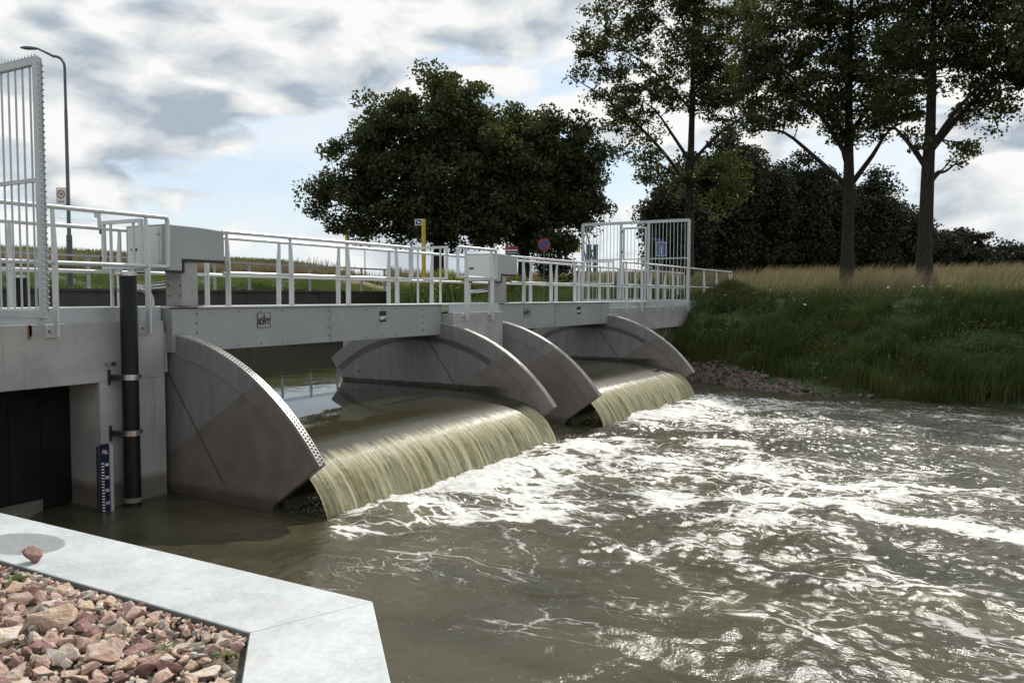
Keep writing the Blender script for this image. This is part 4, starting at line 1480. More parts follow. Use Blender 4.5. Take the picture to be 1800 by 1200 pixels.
weed(2.52, 4.62, 1.16, 9, 0.075, 'broad leaved weed sprouting by the left edge of the gravel', 0.055)
weed(2.36, 3.16, 1.16, 10, 0.07, 'thin grassy weed sprouting in the middle of the gravel', 0.008)
weed(2.45, 2.86, 1.16, 9, 0.055, 'small leafy weed in the right corner of the gravel', 0.03)


# ------------------------------------------------------------------ grass
def grass(name, P, h, w, lean, mat, label, seed, cat='grass', bend=0.35):
    r = np.random.default_rng(seed)
    n = len(P)
    h = h*r.uniform(0.55, 1.15, n) if np.ndim(h) == 0 else h*r.uniform(0.7, 1.1, n)
    a = r.uniform(0, 2*PI, n)
    side = np.stack([np.cos(a), np.sin(a), np.zeros(n)], -1)
    ld = np.stack([np.cos(a+1.57)*bend+lean[0], np.sin(a+1.57)*bend+lean[1], np.zeros(n)], -1)*r.uniform(0.3, 1.2, n)[:, None]
    w = w*r.uniform(0.7, 1.3, n)
    upv = np.array([0, 0, 1.0])
    m1 = P+upv*(h*0.55)[:, None]+ld*(h*0.28)[:, None]
    tip = P+upv*(h*0.98)[:, None]+ld*(h*0.95)[:, None]
    V = np.stack([P-side*w[:, None]/2, P+side*w[:, None]/2, m1+side*w[:, None]*0.36, m1-side*w[:, None]*0.36, tip+side*w[:, None]*0.08, tip-side*w[:, None]*0.08], 1).reshape(-1, 3)
    b = np.arange(n)[:, None]*6
    F = np.concatenate([b+np.array([[0, 1, 2, 3]]), b+np.array([[3, 2, 4, 5]])], 0)
    ct = CL[(np.abs(P[:, 0]*2.3)+40).astype(int) % 512, (np.abs(P[:, 1]*2.3)).astype(int) % 512]
    tint = np.repeat(np.clip(r.normal(0.45, 0.2, n)+0.22*ct, 0, 1), 6)
    o = build_np(name, V, F, mat, attrs={'tint': tint})
    if label: tag(o, label, cat, kind='stuff')
    return o


def scatter(x0, x1, y0, y1, n, seed, cond=None):
    r = np.random.default_rng(seed)
    x = r.uniform(x0, x1, n); y = r.uniform(y0, y1, n)
    if cond is not None:
        k = cond(x, y); x, y = x[k], y[k]
    return np.stack([x, y, height(x, y)-0.02], -1)


CL = gfield(512, 102.4, 0.8, 5, 77)


def clump(x, y, th):
    return CL[(np.abs(x*5)).astype(int) % 512, (np.abs(y*5)).astype(int) % 512] > th


edge = lambda y: 24.3+2.6*ss(4.5, 9.0, y)*(1-ss(9.8, 11, y))
P = scatter(24.0, 32.6, -14, 12, 85000, 1, lambda x, y: (x > edge(y)+0.6-0.6*(1-ss(1.0, 5.5, y))) & ((y < 9.7) | (x > 32.1)))
grass('bank_grass', P, (0.36+0.24*CL[(np.abs(P[:, 0]*5)).astype(int) % 512, (np.abs(P[:, 1]*5)).astype(int) % 512].clip(-1, 1.3))*(1.1-0.5*ss(28.5, 31.5, P[:, 0])), 0.026, (-0.3, -0.15), MT['grass'], 'dense dark green grass and reeds covering the far bank', 2)
P = scatter(31.3, 37.5, -16, 12, 30000, 3)
grass('top_grass', P, 0.24, 0.028, (0, 0), MT['grass'], 'green grass on the level top of the far bank', 4)
P = scatter(35.0, 62, -26, 24, 70000, 5, lambda x, y: (x > 35.2+0.5*np.sin(y)) & (clump(x, y, -1.4)) & ((y < 12.5) | (y > 21.9+0.18*(x-38)+1.2*np.sin(x*0.06))))
grass('meadow_grass', P, 0.62+0.30*CL[(np.abs(P[:, 0]*3)).astype(int) % 512, (np.abs(P[:, 1]*3)).astype(int) % 512].clip(-1.2, 1.4), 0.026, (0.25, -0.4), MT['dry'], 'tall dry tan meadow grass under the roadside trees', 6)
P = scatter(25.3, 56, 12.2, 30, 60000, 7, lambda x, y: clump(x, y, -1.2) & (x > np.maximum(25.4, 1.275*y-0.3)) & (np.abs(y-(20.0+0.18*(x-38)+1.2*np.sin(x*0.06))) > 1.6))
grass('verge_grass', P, 0.48, 0.030, (0, 0), MT['turf'], 'lush green grass behind the far half of the bridge', 8)
P = scatter(12, 42, 30.4, 34.6, 46000, 9)
grass('wall_turf', P, 0.13, 0.032, (0, 0), MT['turf'], 'short green turf on top of the dark quay wall', 10)
P = scatter(12, 66, 34.6, 37.4, 42000, 11)
grass('dike_grass', P, 0.42, 0.036, (0.1, 0), MT['dry'], 'dry brown grass on the slope of the dike', 12)
P = scatter(12, 80, 37.0, 41, 36000, 13)
grass('crest_grass', P, 0.38, 0.045, (0, 0), MT['turf'], 'green grass along the crest of the dike', 14)
P = scatter(40, 100, 16, 40, 26000, 15, lambda x, y: (np.abs(y-(20.0+0.18*(x-38)+1.2*np.sin(x*0.06))) > 1.8) & ((y > 33.8) | clump(x, y, -0.6)))
grass('field_grass', P, 0.85, 0.05, (0.2, 0), MT['dry'], 'dry reddish grass beyond the far path', 16)


def bush(label, cx, cy, rx, ry, hgt, n, seed, flowers=True, leafmat='turf'):
    r = np.random.default_rng(seed)
    z0 = float(height(cx, cy))
    root = thing('flowering_bush', label, 'bush', (cx, cy, z0))
    x = cx+r.normal(0, rx*0.5, n); y = cy+r.normal(0, ry*0.5, n)
    P = np.stack([x, y, height(x, y)-0.02], -1)
    d = np.hypot((x-cx)/rx, (y-cy)/ry)
    h = hgt*np.clip(1.05-0.55*d, 0.25, 1)
    o = grass('foliage', P, h, 0.035, (0, 0), MT[leafmat], None, seed+1)
    me = o.data
    o.parent = root
    o.matrix_parent_inverse = Matrix.Translation(-Vector(root.location))
    o.matrix_parent_inverse = Matrix.Identity(4)
    for v in me.vertices: v.co -= Vector(root.location)
    # small leaves up the stems
    m = n*2
    k = r.integers(0, n, m)
    t = r.uniform(0.35, 1.0, m)
    c = P[k]+np.stack([r.normal(0, .06, m), r.normal(0, .06, m), t*h[k]], -1)
    leaves('leaf', c, 0.075, MT[leafmat], root, seed+2)
    if flowers:
        m = n//2
        k = r.integers(0, n, m)
        c = P[k]+np.stack([r.normal(0, .07, m), r.normal(0, .07, m), r.uniform(0.8, 1.05, m)*h[k]], -1)
        leaves('flower', c, 0.06, MT['flower'], root, seed+3)
    return root


def leaves(name, c, size, mat, parent, seed, flat=0.0):
    r = np.random.default_rng(seed)
    n = len(c)
    nrm = r.standard_normal((n, 3)); nrm[:, 2] += flat; nrm /= np.linalg.norm(nrm, axis=1)[:, None]
    u = r.standard_normal((n, 3)); u -= nrm*np.sum(u*nrm, 1)[:, None]; u /= np.linalg.norm(u, axis=1)[:, None]
    v = np.cross(nrm, u)
    s = (size*r.uniform(0.6, 1.25, n))[:, None]
    V = np.stack([c-u*s*0.5, c+v*s*0.33+u*s*0.05, c+u*s*0.5, c-v*s*0.33+u*s*0.05], 1).reshape(-1, 3)
    F = np.arange(n*4).reshape(n, 4)
    tint = np.repeat(np.clip(r.normal(0.45, 0.22, n), 0, 1), 4)
    return build_np(name, V, F, mat, parent, attrs={'tint': tint})


P = scatter(24.6, 30.5, -13, 9.0, 9000, 21, lambda x, y: (x > edge(y)+1.0-0.6*(1-ss(1.0, 5.5, y))) & clump(x, y, 0.35))
grass('bank_reeds', P, 0.80, 0.034, (-0.35, -0.35), MT['reed'], 'clumps of taller bluish reeds leaning over on the far bank', 22, bend=0.5)
P = scatter(24.8, 33, -13, 9.2, 42000, 25, lambda x, y: (x > edge(y)+0.8) & clump(x*1.3, y*1.3, -0.3))
P[:, 2] += np.abs(np.random.default_rng(26).normal(0.22, 0.13, len(P)))
leaves('bank_weeds', P, 0.085, MT['weed'], None, 27, 0.8)
tag(C.objects['bank_weeds'], 'broad leaved weeds mixed into the grass of the far bank', 'weeds', kind='stuff')
P = scatter(33, 46, -22, 11, 24000, 28)
grass('mixed_grass', P, 0.52, 0.026, (0.1, -0.2), MT['turf'], 'greener grass mixed into the dry meadow', 29)
P = scatter(30.2, 40, -22, 11, 9000, 23, lambda x, y: clump(x*1.7, y, 0.1) & (np.sin(x*77+y*31) > 1.1-0.34*(x-30)))
grass('dry_stalks', P, 1.15, 0.016, (0.35, -0.55), MT['dry'], 'thin dry grass stalks swaying along the edge of the bank top', 24, bend=0.4)
bush('bright bush with yellow flowers behind the swing gate at the end of the quay wall', 29.6, 20.5, 1.9, 1.5, 1.45, 1400, 201)
bush('yellow flowered weeds behind the second control box', 31.2, 17.8, 1.5, 1.3, 1.15, 900, 211)
bush('yellow flowered weeds seen through the middle of the far tall fence', 33.6, 12.9, 0.8, 0.8, 1.0, 500, 221)
bush('tall leafy reeds growing against the end of the far abutment', 31.6, 8.6, 1.3, 1.0, 0.85, 1500, 231, False, 'grass')
P = scatter(28.2, 33, 1, 9.0, 46, 91)
P[:, 2] += 0.48
leaves('white_flowers', P, 0.11, MT['whiteflower'], None, 92, 3.0)
tag(C.objects['white_flowers'], 'scattered white flower heads on top of the far bank', 'flowers', kind='stuff')


# ------------------------------------------------------------------ trees
LAT = Vector((0.4996, -0.8660, 0)); DEP = Vector((0.8660, 0.4996, 0))


def tree(name, label, base, z_fork, r0, blobs, ncl, lpc, leaf, mat, seed, group=None, cl_r=0.55, limbs=9, shell=0.55, lean=(0, 0), twig=True, cat='tree'):
    """blobs: (lateral, z, depth, r_lat, r_z, r_dep) with z absolute"""
    r = np.random.default_rng(seed)
    bz = float(height(base[0], base[1]))-0.1
    B = np.array([base[0], base[1], bz])
    root = thing(name, label, cat, tuple(B), group)
    L = np.array(LAT); D = np.array(DEP)
    vol = np.array([b[3]*b[4]*b[5] for b in blobs]); vol = vol/vol.sum()
    pts = []
    while len(pts) < ncl:
        b = blobs[r.choice(len(blobs), p=vol)]
        v = r.standard_normal(3); v /= np.linalg.norm(v)
        rad = r.uniform(shell, 1.0) if r.random() < 0.75 else r.uniform(0.1, 1.0)
        rad *= r.uniform(0.86, 1.10)
        q = B+L*(b[0]+v[0]*b[3]*rad)+D*(b[2]+v[1]*b[5]*rad)
        q[2] = b[1]+v[2]*b[4]*rad
        pts.append(q)
    pts = np.array(pts)
    topz = pts[:, 2].max()
    m = MB()
    # trunk
    tp = []
    n = 9
    for k in range(n+1):
        t = k/n
        z = bz+(topz-1.2-bz)*t
        w = np.array([math.sin(t*4+seed), math.cos(t*3.1+seed), 0])*0.10*t*(1 if t < 0.4 else 1.8)
        tp.append(np.array([B[0]+lean[0]*t, B[1]+lean[1]*t, z])+w)
    tr = []
    for p in tp:
        f = (p[2]-bz)/(z_fork-bz)
        tr.append(r0*(1.25 if f <= 0.01 else (1.0-0.22*min(f, 1) if f < 1 else max(0.10, 0.74*(1-(p[2]-z_fork)/(topz-z_fork)*0.92)))))
    m.tube([tuple(p) for p in tp], tr, 10)
    def trunk_at(z):
        t = np.clip((z-bz)/(topz-1.2-bz), 0, 1)*n
        i = min(int(t), n-1); f = t-i
        return tp[i]*(1-f)+tp[i+1]*f, tr[i]*(1-f)+tr[i+1]*f
    # main limbs by farthest sampling
    limb_pts = []
    first = pts[r.integers(len(pts))]
    chosen = [first]
    while len(chosen) < limbs:
        d = np.min([np.linalg.norm(pts-c, axis=1) for c in chosen], axis=0)
        chosen.append(pts[np.argmax(d)])
    nodes = []
    for c in chosen:
        hd = math.hypot(c[0]-B[0], c[1]-B[1])
        za = max(z_fork-0.6, min(c[2]-hd*r.uniform(0.6, 1.1)-0.5, topz-2.5))
        za = min(za, c[2]-0.3) if c[2] > z_fork else z_fork-0.3
        p0, rr0 = trunk_at(za)
        p3 = np.array(c)
        p1 = p0+(p3-p0)*0.35+np.array([0, 0, 0.10*hd]); p2 = p0+(p3-p0)*0.7+np.array([0, 0, 0.10*hd])+r.normal(0, .15, 3)
        cur = [p0, p1, p2, p3]
        cc = catmull(cur, 3)
        rr = rr0*0.55
        m.tube([tuple(p) for p in cc], [max(0.02, rr*(1-0.88*i/(len(cc)-1))) for i in range(len(cc))], 6, cap=False)
        for i, p in enumerate(cc): nodes.append((p, max(0.02, rr*(1-0.88*i/(len(cc)-1)))))
    for k in range(3, n+1): nodes.append((tp[k], tr[k])) if tp[k][2] > z_fork else None
    NP = np.array([q[0] for q in nodes]); NR = np.array([q[1] for q in nodes])
    if twig:
        for c in pts:
            d = np.linalg.norm(NP-c, axis=1)+np.maximum(0, NP[:, 2]-c[2])*0.8
            i = int(np.argmin(d))
            p0 = NP[i]; mid = (p0+c)/2+r.normal(0, .12, 3)
            rw = min(0.05, NR[i]*0.5)
            m.tube([tuple(p0), tuple(mid), tuple(c)], [rw, rw*0.7, 0.008], 4, cap=False)
    build('trunk', m, MT['bark'], root)
    # leaves
    N = ncl*lpc
    k = np.repeat(np.arange(ncl), lpc)
    v = r.standard_normal((N, 3)); v /= np.linalg.norm(v, axis=1)[:, None]
    rad = np.power(r.uniform(0, 1, N), 0.5)[:, None]
    cs = r.uniform(0.6, 1.3, ncl)[k][:, None]
    c = pts[k]+v*rad*cs*cl_r*np.array([1.15, 1.15, 0.72])
    leaves('crown', c, leaf, mat, root, seed+1, 0.5)
    return root


tree('oak_tree', 'broad dense dark oak, left one of the pair behind the bridge', (37.1, 26.0), 6.2, 0.33,
     [(0.3, 12.5, 0, 2.9, 2.3, 3), (-2.4, 11.6, 0, 2.4, 2.1, 2.6), (-3.0, 10.0, 0, 3.3, 2.6, 3), (2.2, 11.0, 0, 2.9, 2.6, 3), (-4.8, 7.9, 0, 2.4, 1.6, 2.4), (0, 8.7, 0, 3.6, 2.4, 3.4), (2.6, 7.6, 0, 2.6, 1.7, 2.5), (-2.6, 7.0, 0, 2.6, 1.3, 2.2), (4.0, 9.6, 0, 2.2, 2.6, 2.2), (0.4, 6.2, 0, 3.4, 0.9, 2.8), (-4.6, 6.3, 0, 1.9, 0.8, 1.8)],
     460, 210, 0.21, MT['oak'], 301, cl_r=0.80, limbs=11)
tree('oak_tree', 'dense dark oak, right one of the pair with lower crown', (41.2, 23.0), 6.0, 0.38,
     [(-0.3, 11.4, 0, 2.7, 2.2, 2.8), (2.3, 10.8, 0, 2.5, 2.2, 2.6), (3.0, 8.2, 0, 2.2, 1.9, 2.2), (0, 8.6, 0, 3.0, 2.2, 3), (1.4, 6.9, 0, 2.2, 1.4, 2), (-2.0, 7.5, 0, 1.8, 1.6, 2), (-2.9, 10.0, 0, 2.0, 2.2, 2.0), (0.6, 6.0, 0, 2.8, 0.9, 2.2)],
     350, 210, 0.215, MT['oak'], 311, cl_r=0.80, limbs=10)
tree('tall_tree', 'tall airy tree with upswept branches directly behind the far tall fence', (48.75, 15.8), 10.0, 0.30,
     [(-4.6, 18.2, 0, 2.8, 2.5, 2.8), (-1.2, 21.5, 0, 3.6, 3.2, 3.2), (1.9, 19.5, 0, 3.0, 3.8, 3), (-3.6, 14.6, 0, 2.6, 2.3, 2.4), (0.2, 16.2, 0, 2.8, 3.0, 2.8), (2.6, 14.5, 0, 2.4, 2.6, 2.4), (-2.8, 11.9, 0, 2.0, 1.3, 1.8), (-5.9, 16.6, 0, 1.5, 1.9, 1.6), (-1.6, 9.6, 0, 2.1, 1.4, 1.9), (1.9, 9.6, 0, 2.0, 2.0, 1.9)],
     560, 84, 0.205, MT['tall'], 321, 'trees in a row along the far bank', cl_r=0.62, limbs=16)
tree('tall_tree', 'tall tree with a bare forked trunk, left of the two thick trunks', (42.8, 6.0), 8.6, 0.33,
     [(-3.6, 15.5, 0, 2.3, 2.7, 2.4), (-0.8, 17.5, 0, 3.0, 2.5, 3), (1.6, 14.8, 0, 2.3, 2.9, 2.4), (-3.8, 11.7, 0, 1.8, 1.2, 1.6), (-1.6, 13.2, 0, 2.4, 2.1, 2.2), (0.6, 11.3, 0, 2.2, 1.6, 2), (2.5, 12.3, 0, 1.7, 1.7, 1.8), (-4.4, 13.6, 0, 1.4, 1.6, 1.5)],
     560, 92, 0.175, MT['tall'], 331, 'trees in a row along the far bank', cl_r=0.56, limbs=14)
tree('tall_tree', 'tall tree with a thick bare trunk and low limb, rightmost of the trunks', (40.2, 2.5), 8.2, 0.34,
     [(-1.2, 12.5, 0, 1.6, 2.5, 2), (0.6, 14.5, 0, 2.4, 2.8, 2.4), (2.8, 13.6, 0, 2.2, 2.3, 2.2), (4.5, 13.2, 0, 1.8, 2.0, 1.8), (2.6, 11.0, 0, 1.8, 1.1, 1.6), (-0.9, 9.5, 0, 1.1, 1.0, 1.1), (1.5, 8.9, 0, 1.4, 0.7, 1.2), (0, 17.5, 0, 3.6, 2.4, 3), (3.4, 17.0, 0, 2.4, 2.2, 2.4)],
     580, 92, 0.165, MT['tall'], 341, 'trees in a row along the far bank', cl_r=0.55, limbs=14)
tree('tall_tree', 'tall tree whose crown fills the top right corner, trunk beyond the frame', (38.0, -4.2), 9.0, 0.34,
     [(0.0, 15.0, 0, 3.4, 3.4, 3.2), (-2.6, 13.0, 0, 2.2, 2.2, 2.2), (2.4, 12.5, 0, 2.4, 2.4, 2.4), (0, 18.5, 0, 3.4, 2.4, 3), (0, 10.5, 0, 2.4, 1.2, 2)],
     380, 66, 0.24, MT['tall'], 351, 'trees in a row along the far bank', cl_r=0.6, limbs=10)

WOOD = [  # px-lateral centre (x, y), top z, radius, label
    (65.9, 22.3, 12.2, 2.5, 'low dark tree at the left end of the wood behind the fence'),
    (71.5, 20.6, 17.6, 3.3, 'high rounded dark tree at the left of the wood'),
    (76.3, 18.4, 16.4, 3.4, 'dark tree in the wood left of the first thick trunk'),
    (81.2, 15.9, 16.4, 3.3, 'dark tree in the wood directly left of the forked trunk'),
    (84.8, 13.6, 15.2, 3.2, 'dark tree in the wood rising behind the forked trunk'),
    (88.7, 10.8, 15.4, 3.2, 'dark pointed tree in the wood right of the forked trunk'),
    (94.7, 8.5, 12.4, 3.0, 'sloping dark tree in the wood left of the thick bare trunk'),
    (102.9, 6.4, 10.2, 3.0, 'lower dark tree at the right end of the wood'),
]
for k, (x, y, zt, rr, lab) in enumerate(WOOD):
    z0 = float(height(x, y))
    h = zt-z0
    tree('wood_tree', lab, (x, y), z0+h*0.16, 0.22,
         [(0, z0+h*0.42, 0, rr, h*0.40, rr), (-rr*0.45, z0+h*0.62, 0.3, rr*0.72, h*0.26, rr*0.7), (rr*0.4, z0+h*0.60, -0.3, rr*0.72, h*0.28, rr*0.7), ((0.25 if k % 2 else -0.2)*rr, z0+h*0.82, 0, rr*0.48, h*0.20, rr*0.5), (0, z0+h*0.16, 0, rr*0.95, h*0.16, rr*0.9)],
         300, 140, 0.29, MT['wood'], 401+10*k, 'dark trees of the wood behind the meadow', cl_r=1.15, limbs=6, twig=False)
# second rank closes the wood
for k, (x, y) in enumerate(((84, 26), (90, 22), (96, 18), (101, 13))):
    z0 = float(height(x, y)); h = 11.0
    tree('wood_tree', 'dark tree in the back rank of the wood, only glimpsed between the others', (x, y), z0+2, 0.22,
         [(0, z0+h*0.4, 0, 4, h*0.40, 4), (0, z0+h*0.7, 0, 3, h*0.25, 3)], 150, 90, 0.5, MT['wood'], 501+10*k, 'dark trees of the wood behind the meadow', cl_r=1.3, limbs=5, twig=False)
for k, (x, y, zt, rr, lab) in enumerate(((108.4, 2.9, 11.2, 3.2, 'round dark bush right of the wood'), (116.8, -1.7, 9.8, 3.6, 'low dark bush at the right edge on the horizon'), (112, -8.0, 8.8, 3.2, 'low dark bush outside the right end of the hedge'))):
    z0 = float(height(x, y)); h = zt-z0
    tree('bush', lab, (x, y), z0+0.5, 0.14, [(0, z0+h*0.45, 0, rr, h*0.45, rr), (rr*0.4, z0+h*0.5, 0, rr*0.8, h*0.4, rr*0.8), (-rr*.5, z0+h*0.35, 0, rr*0.7, h*0.35, rr*.7)],
         150, 90, 0.36, MT['wood'], 601+10*k, None, cl_r=0.95, limbs=4, twig=False, cat='bush')
tree('bush', 'dark shrub behind the front railing right of the second oak', (43.0, 22.0), 4.0, 0.05, [(0, 4.5, 0, 1.5, 1.0, 1.2)], 50, 60, 0.16, MT['wood'], 651, None, cl_r=0.5, limbs=3, twig=False, cat='bush')


# ------------------------------------------------------------------ far furniture
def quay_railing():
    root = thing('quay_railing', 'plain two rail railing on the dark quay wall', 'railing', (24, 30.1, 3.02))
    for x in [11.5+2.0*k for k in range(14)]:
        p = build('post', MB().box(x-0.06, x+0.06, 30.06, 30.12, 3.03, 4.22), MT['fence'], root)
        build('foot_plate', MB().box(x-0.12, x+0.12, 29.99, 30.19, 3.021, 3.03), MT['deck'], p)
    build('top_rail', MB().box(10.5, 39.0, 30.02, 30.16, 4.222, 4.30), MT['fence'], root)
    build('middle_rail', MB().box(10.5, 39.0, 30.015, 30.058, 3.62, 3.72), MT['fence'], root)


quay_railing()


def street_lamp():
    x, y = 19.18, 30.75
    z0 = float(height(x, y))-0.1
    root = thing('street_lamp', 'tall grey street lamp with curved arm above the left bridge end', 'street lamp', (x, y, z0))
    build('base_tube', MB().cyl((x, y, z0), (x, y, 5.05), 0.105, n=14), MT['pole'], root)
    build('pole', MB().tube([(x, y, 5.05), (x, y, 5.1), (x, y, 9.8), (x, y, 9.85)], [0.095, 0.075, 0.06, 0.05], 12), MT['pole'], root)
    pts = [(x, y, 9.85), (x, y, 11.4)]
    L = -LAT
    for k in range(1, 7):
        a = k/6
        pts.append((x+L.x*(0.42*a*a), y+L.y*(0.42*a*a), 11.4+0.42*math.sin(a*PI/2)))
    pts += [(x+L.x*0.75, y+L.y*0.75, 11.98), (x+L.x*1.05, y+L.y*1.05, 12.12)]
    build('arm', MB().tube(pts, [0.05]*(len(pts)-2)+[0.04, 0.035], 10), MT['pole'], root)
    hd = MB()
    c = Vector((x, y, 12.12))+L*1.30
    prof = [(-0.34, 0.02), (-0.22, 0.05), (0.0, 0.07), (0.2, 0.065), (0.36, 0.03)]
    hd.tube([tuple(c+L*a+Vector((0, 0, 0.06*a))) for a, _ in prof], [b for _, b in prof], 12)
    build('lamp_head', hd, MT['pole'], root)
    # zone sign on the pole
    sg = thing('zone_sign', 'small white sign with red ring fixed to the street lamp', 'sign', (x-0.3, y-0.1, 6.1))
    n = -DEP
    ctr = Vector((x, y, 6.50))-LAT*0.20+n*0.13
    def plate(a0, a1, z0_, z1_, off, th=0.008):
        p = [ctr+LAT*a+n*(off+t)+Vector((0, 0, z)) for t in (0, th) for a, z in ((a0, z0_), (a1, z0_), (a1, z1_), (a0, z1_))]
        m = MB(); m.quadbox(p); return m
    build('plate', plate(-0.19, 0.19, -0.36, 0.36, 0), MT['white'], sg)
    build('clamp', plate(0.12, 0.26, -0.30, -0.26, -0.06, 0.055), MT['darksteel'], sg)
    rg_ = MB()
    for k in range(24):
        a, b = 2*PI*k/24, 2*PI*(k+1)/24
        q = []
        for t in (0.009, 0.013):
            for ang, r_ in ((a, 0.115), (b, 0.115), (b, 0.155), (a, 0.155)):
                q.append(ctr+LAT*(math.cos(ang)*r_)+Vector((0, 0, 0.10+math.sin(ang)*r_))+n*t)
        rg_.quadbox(q)
    build('ring', rg_, MT['red'], sg)
    text_mesh('numerals', '30', 0.15, MT['black'], sg, ctr+Vector((0, 0, 0.10))+n*0.011, LAT, (0, 0, 1), 0.001)
    text_mesh('lettering', 'zone', 0.12, MT['black'], sg, ctr+Vector((0, 0, -0.17))+n*0.011, LAT, (0, 0, 1), 0.001)


street_lamp()


def sign_plate(name, parent, ctr, w, h, mat, off=0.0, th=0.012):
    n = -DEP
    p = [Vector(ctr)+LAT*a+n*(off+t)+Vector((0, 0, z)) for t in (0, th) for a, z in ((-w/2, -h/2), (w/2, -h/2), (w/2, h/2), (-w/2, h/2))]
    m = MB(); m.quadbox(p)
    return build(name, m, mat, parent, smooth=False)


def yellow_post(x, y, zt, label, side):
    z0 = float(height(x, y))-0.1
    root = thing('yellow_post', label, 'marker post', (x, y, z0), 'yellow posts with blue plates')
    build('post', MB().box(x-0.075, x+0.075, y-0.075, y+0.075, z0, zt), MT['yellow'], root, bevel=0.01)
    c = Vector((x, y, zt-0.16))+LAT*(side*0.25)-DEP*0.02
    p = sign_plate('sign_plate', root, c, 0.34, 0.30, MT['white'])
    f = sign_plate('sign_field', p, c, 0.27, 0.24, MT['blue'], 0.0125, 0.004)
    m = MB()
    for a, b, z in ((-0.07, -0.02, 0.04), (-0.02, 0.08, -0.02)):
        q = [c-DEP*(0.0166+t)+LAT*u+Vector((0, 0, v)) for t in (0, .003) for u, v in ((a, z-0.02), (b, z-0.04), (b, z+0.03), (a, z+0.04))]
        m.quadbox(q)
    build('pictogram', m, MT['white'], f, smooth=False)


yellow_post(32.75, 23.85, 6.48, 'yellow post with blue plate in front of the left oak trunk', -1)
yellow_post(33.91, 29.71, 6.20, 'yellow post with blue plate under the left edge of the oak', 1)


def pole_sign(name, label, x, y, zt, r, cat='sign'):
    z0 = float(height(x, y))-0.1
    root = thing(name, label, cat, (x, y, z0))
    build('post', MB().cyl((x, y, z0), (x, y, zt), r, n=10), MT['pole'], root)
    return root


rt_ = pole_sign('no_parking_sign', 'round blue no parking sign with red ring on a thin post', 37.4, 19.7, 5.6, 0.03)
c = Vector((37.4, 19.7, 5.38))
for nm, ra, mt, off in (('rim', 0.32, 'red', 0.035), ('field', 0.25, 'blue', 0.048)):
    m = MB(); m.tube([tuple(c-DEP*off), tuple(c-DEP*(off+0.012))], ra, 28)
    build(nm, m, MT[mt], rt_)
m = MB(); d1 = (LAT*0.18+Vector((0, 0, -0.18))); nn = Vector((0, 0, 1))*0.03+LAT*0.03
p0, p1 = c-d1-DEP*0.0605, c+d1-DEP*0.0605
m.quadbox([p0-nn, p1-nn, p1+nn, p0+nn, p0-nn-DEP*.004, p1-nn-DEP*.004, p1+nn-DEP*.004, p0+nn-DEP*.004])
build('slash', m, MT['red'], rt_)

rt_ = pole_sign('info_board', 'red and white information board in front of the right oak trunk', 37.4, 21.6, 5.1, 0.035)
c = Vector((37.4, 21.6, 5.10))-DEP*0.04
sign_plate('board', rt_, c, 0.66, 0.50, MT['navy'])
sign_plate('red_band', rt_, c+Vector((0, 0, 0.155)), 0.60, 0.16, MT['red'], 0.0125, 0.004)
sign_plate('white_band', rt_, c+Vector((0, 0, 0.04)), 0.60, 0.06, MT['white'], 0.0125, 0.004)
sign_plate('text_line', rt_, c+Vector((0, 0, -0.09)), 0.50, 0.035, MT['white'], 0.0125, 0.004)

rt_ = pole_sign('dead_end_sign', 'blue dead end sign behind the bars of the far tall fence', 36.5, 13.15, 5.35, 0.032)
c = Vector((36.5, 13.15, 4.93))-DEP*0.04
pl = sign_plate('plate', rt_, c, 0.44, 0.64, MT['white'])
fl_ = sign_plate('field', pl, c, 0.40, 0.60, MT['blue'], 0.0125, 0.004)
sign_plate('bar', pl, c+Vector((0, 0, 0.19)), 0.20, 0.07, MT['red'], 0.0168, 0.004)
sign_plate('stem', pl, c+Vector((0, 0, -0.06)), 0.035, 0.42, MT['white'], 0.0168, 0.004)
m = MB(); a_ = Vector((36.5, 13.15, 5.30))
q = [a_+LAT*u+DEP*t+Vector((0, 0, v)) for t in (-.05, -.035) for u, v in ((-0.36, 0.06), (0.12, -0.10), (0.12, 0.02), (-0.36, 0.18))]
m.quadbox(q); build('name_plate', m, MT['blue'], rt_, smooth=False)

rt_ = pole_sign('path_lamp', 'black path lamp post with thick foot right of the oaks', 49.4, 25.0, 7.6, 0.07, 'street lamp')
build('foot', MB().tube([(49.4, 25.0, 3.4), (49.4, 25.0, 4.6), (49.4, 25.0, 4.75), (49.4, 25.0, 5.3)], [0.22, 0.22, 0.14, 0.09], 12), MT['black'], rt_)
build('lantern', MB().tube([(49.4, 25.0, 7.6), (49.4, 25.0, 7.7), (49.4, 25.0, 8.1), (49.4, 25.0, 8.25)], [0.08, 0.18, 0.26, 0.06], 10), MT['black'], rt_)


def far_mast(x, y, zt, label, arm):
    z0 = float(height(x, y))-0.2
    root = thing('light_mast', label, 'light mast', (x, y, z0), 'thin light masts far beyond the dike')
    build('mast', MB().cyl((x, y, z0), (x, y, zt), 0.16, 0.08, 8), MT['fence'], root)
    a, b = Vector((x, y, zt))-LAT*arm, Vector((x, y, zt))+LAT*arm
    build('cross_arm', MB().tube([tuple(a), tuple(b)], 0.09, 6), MT['fence'], root)
    for q in (a, b):
        m = MB(); m.tube([tuple(q-LAT*0.3), tuple(q+LAT*0.3)], 0.14, 8)
        build('lamp_head', m, MT['fence'], root)


far_mast(117.2, 98.5, 13.1, 'thin double armed light mast far behind the left girder railing', 1.3)
far_mast(144.5, 71.1, 11.6, 'thin light mast far behind the yellow crane grab', 1.0)


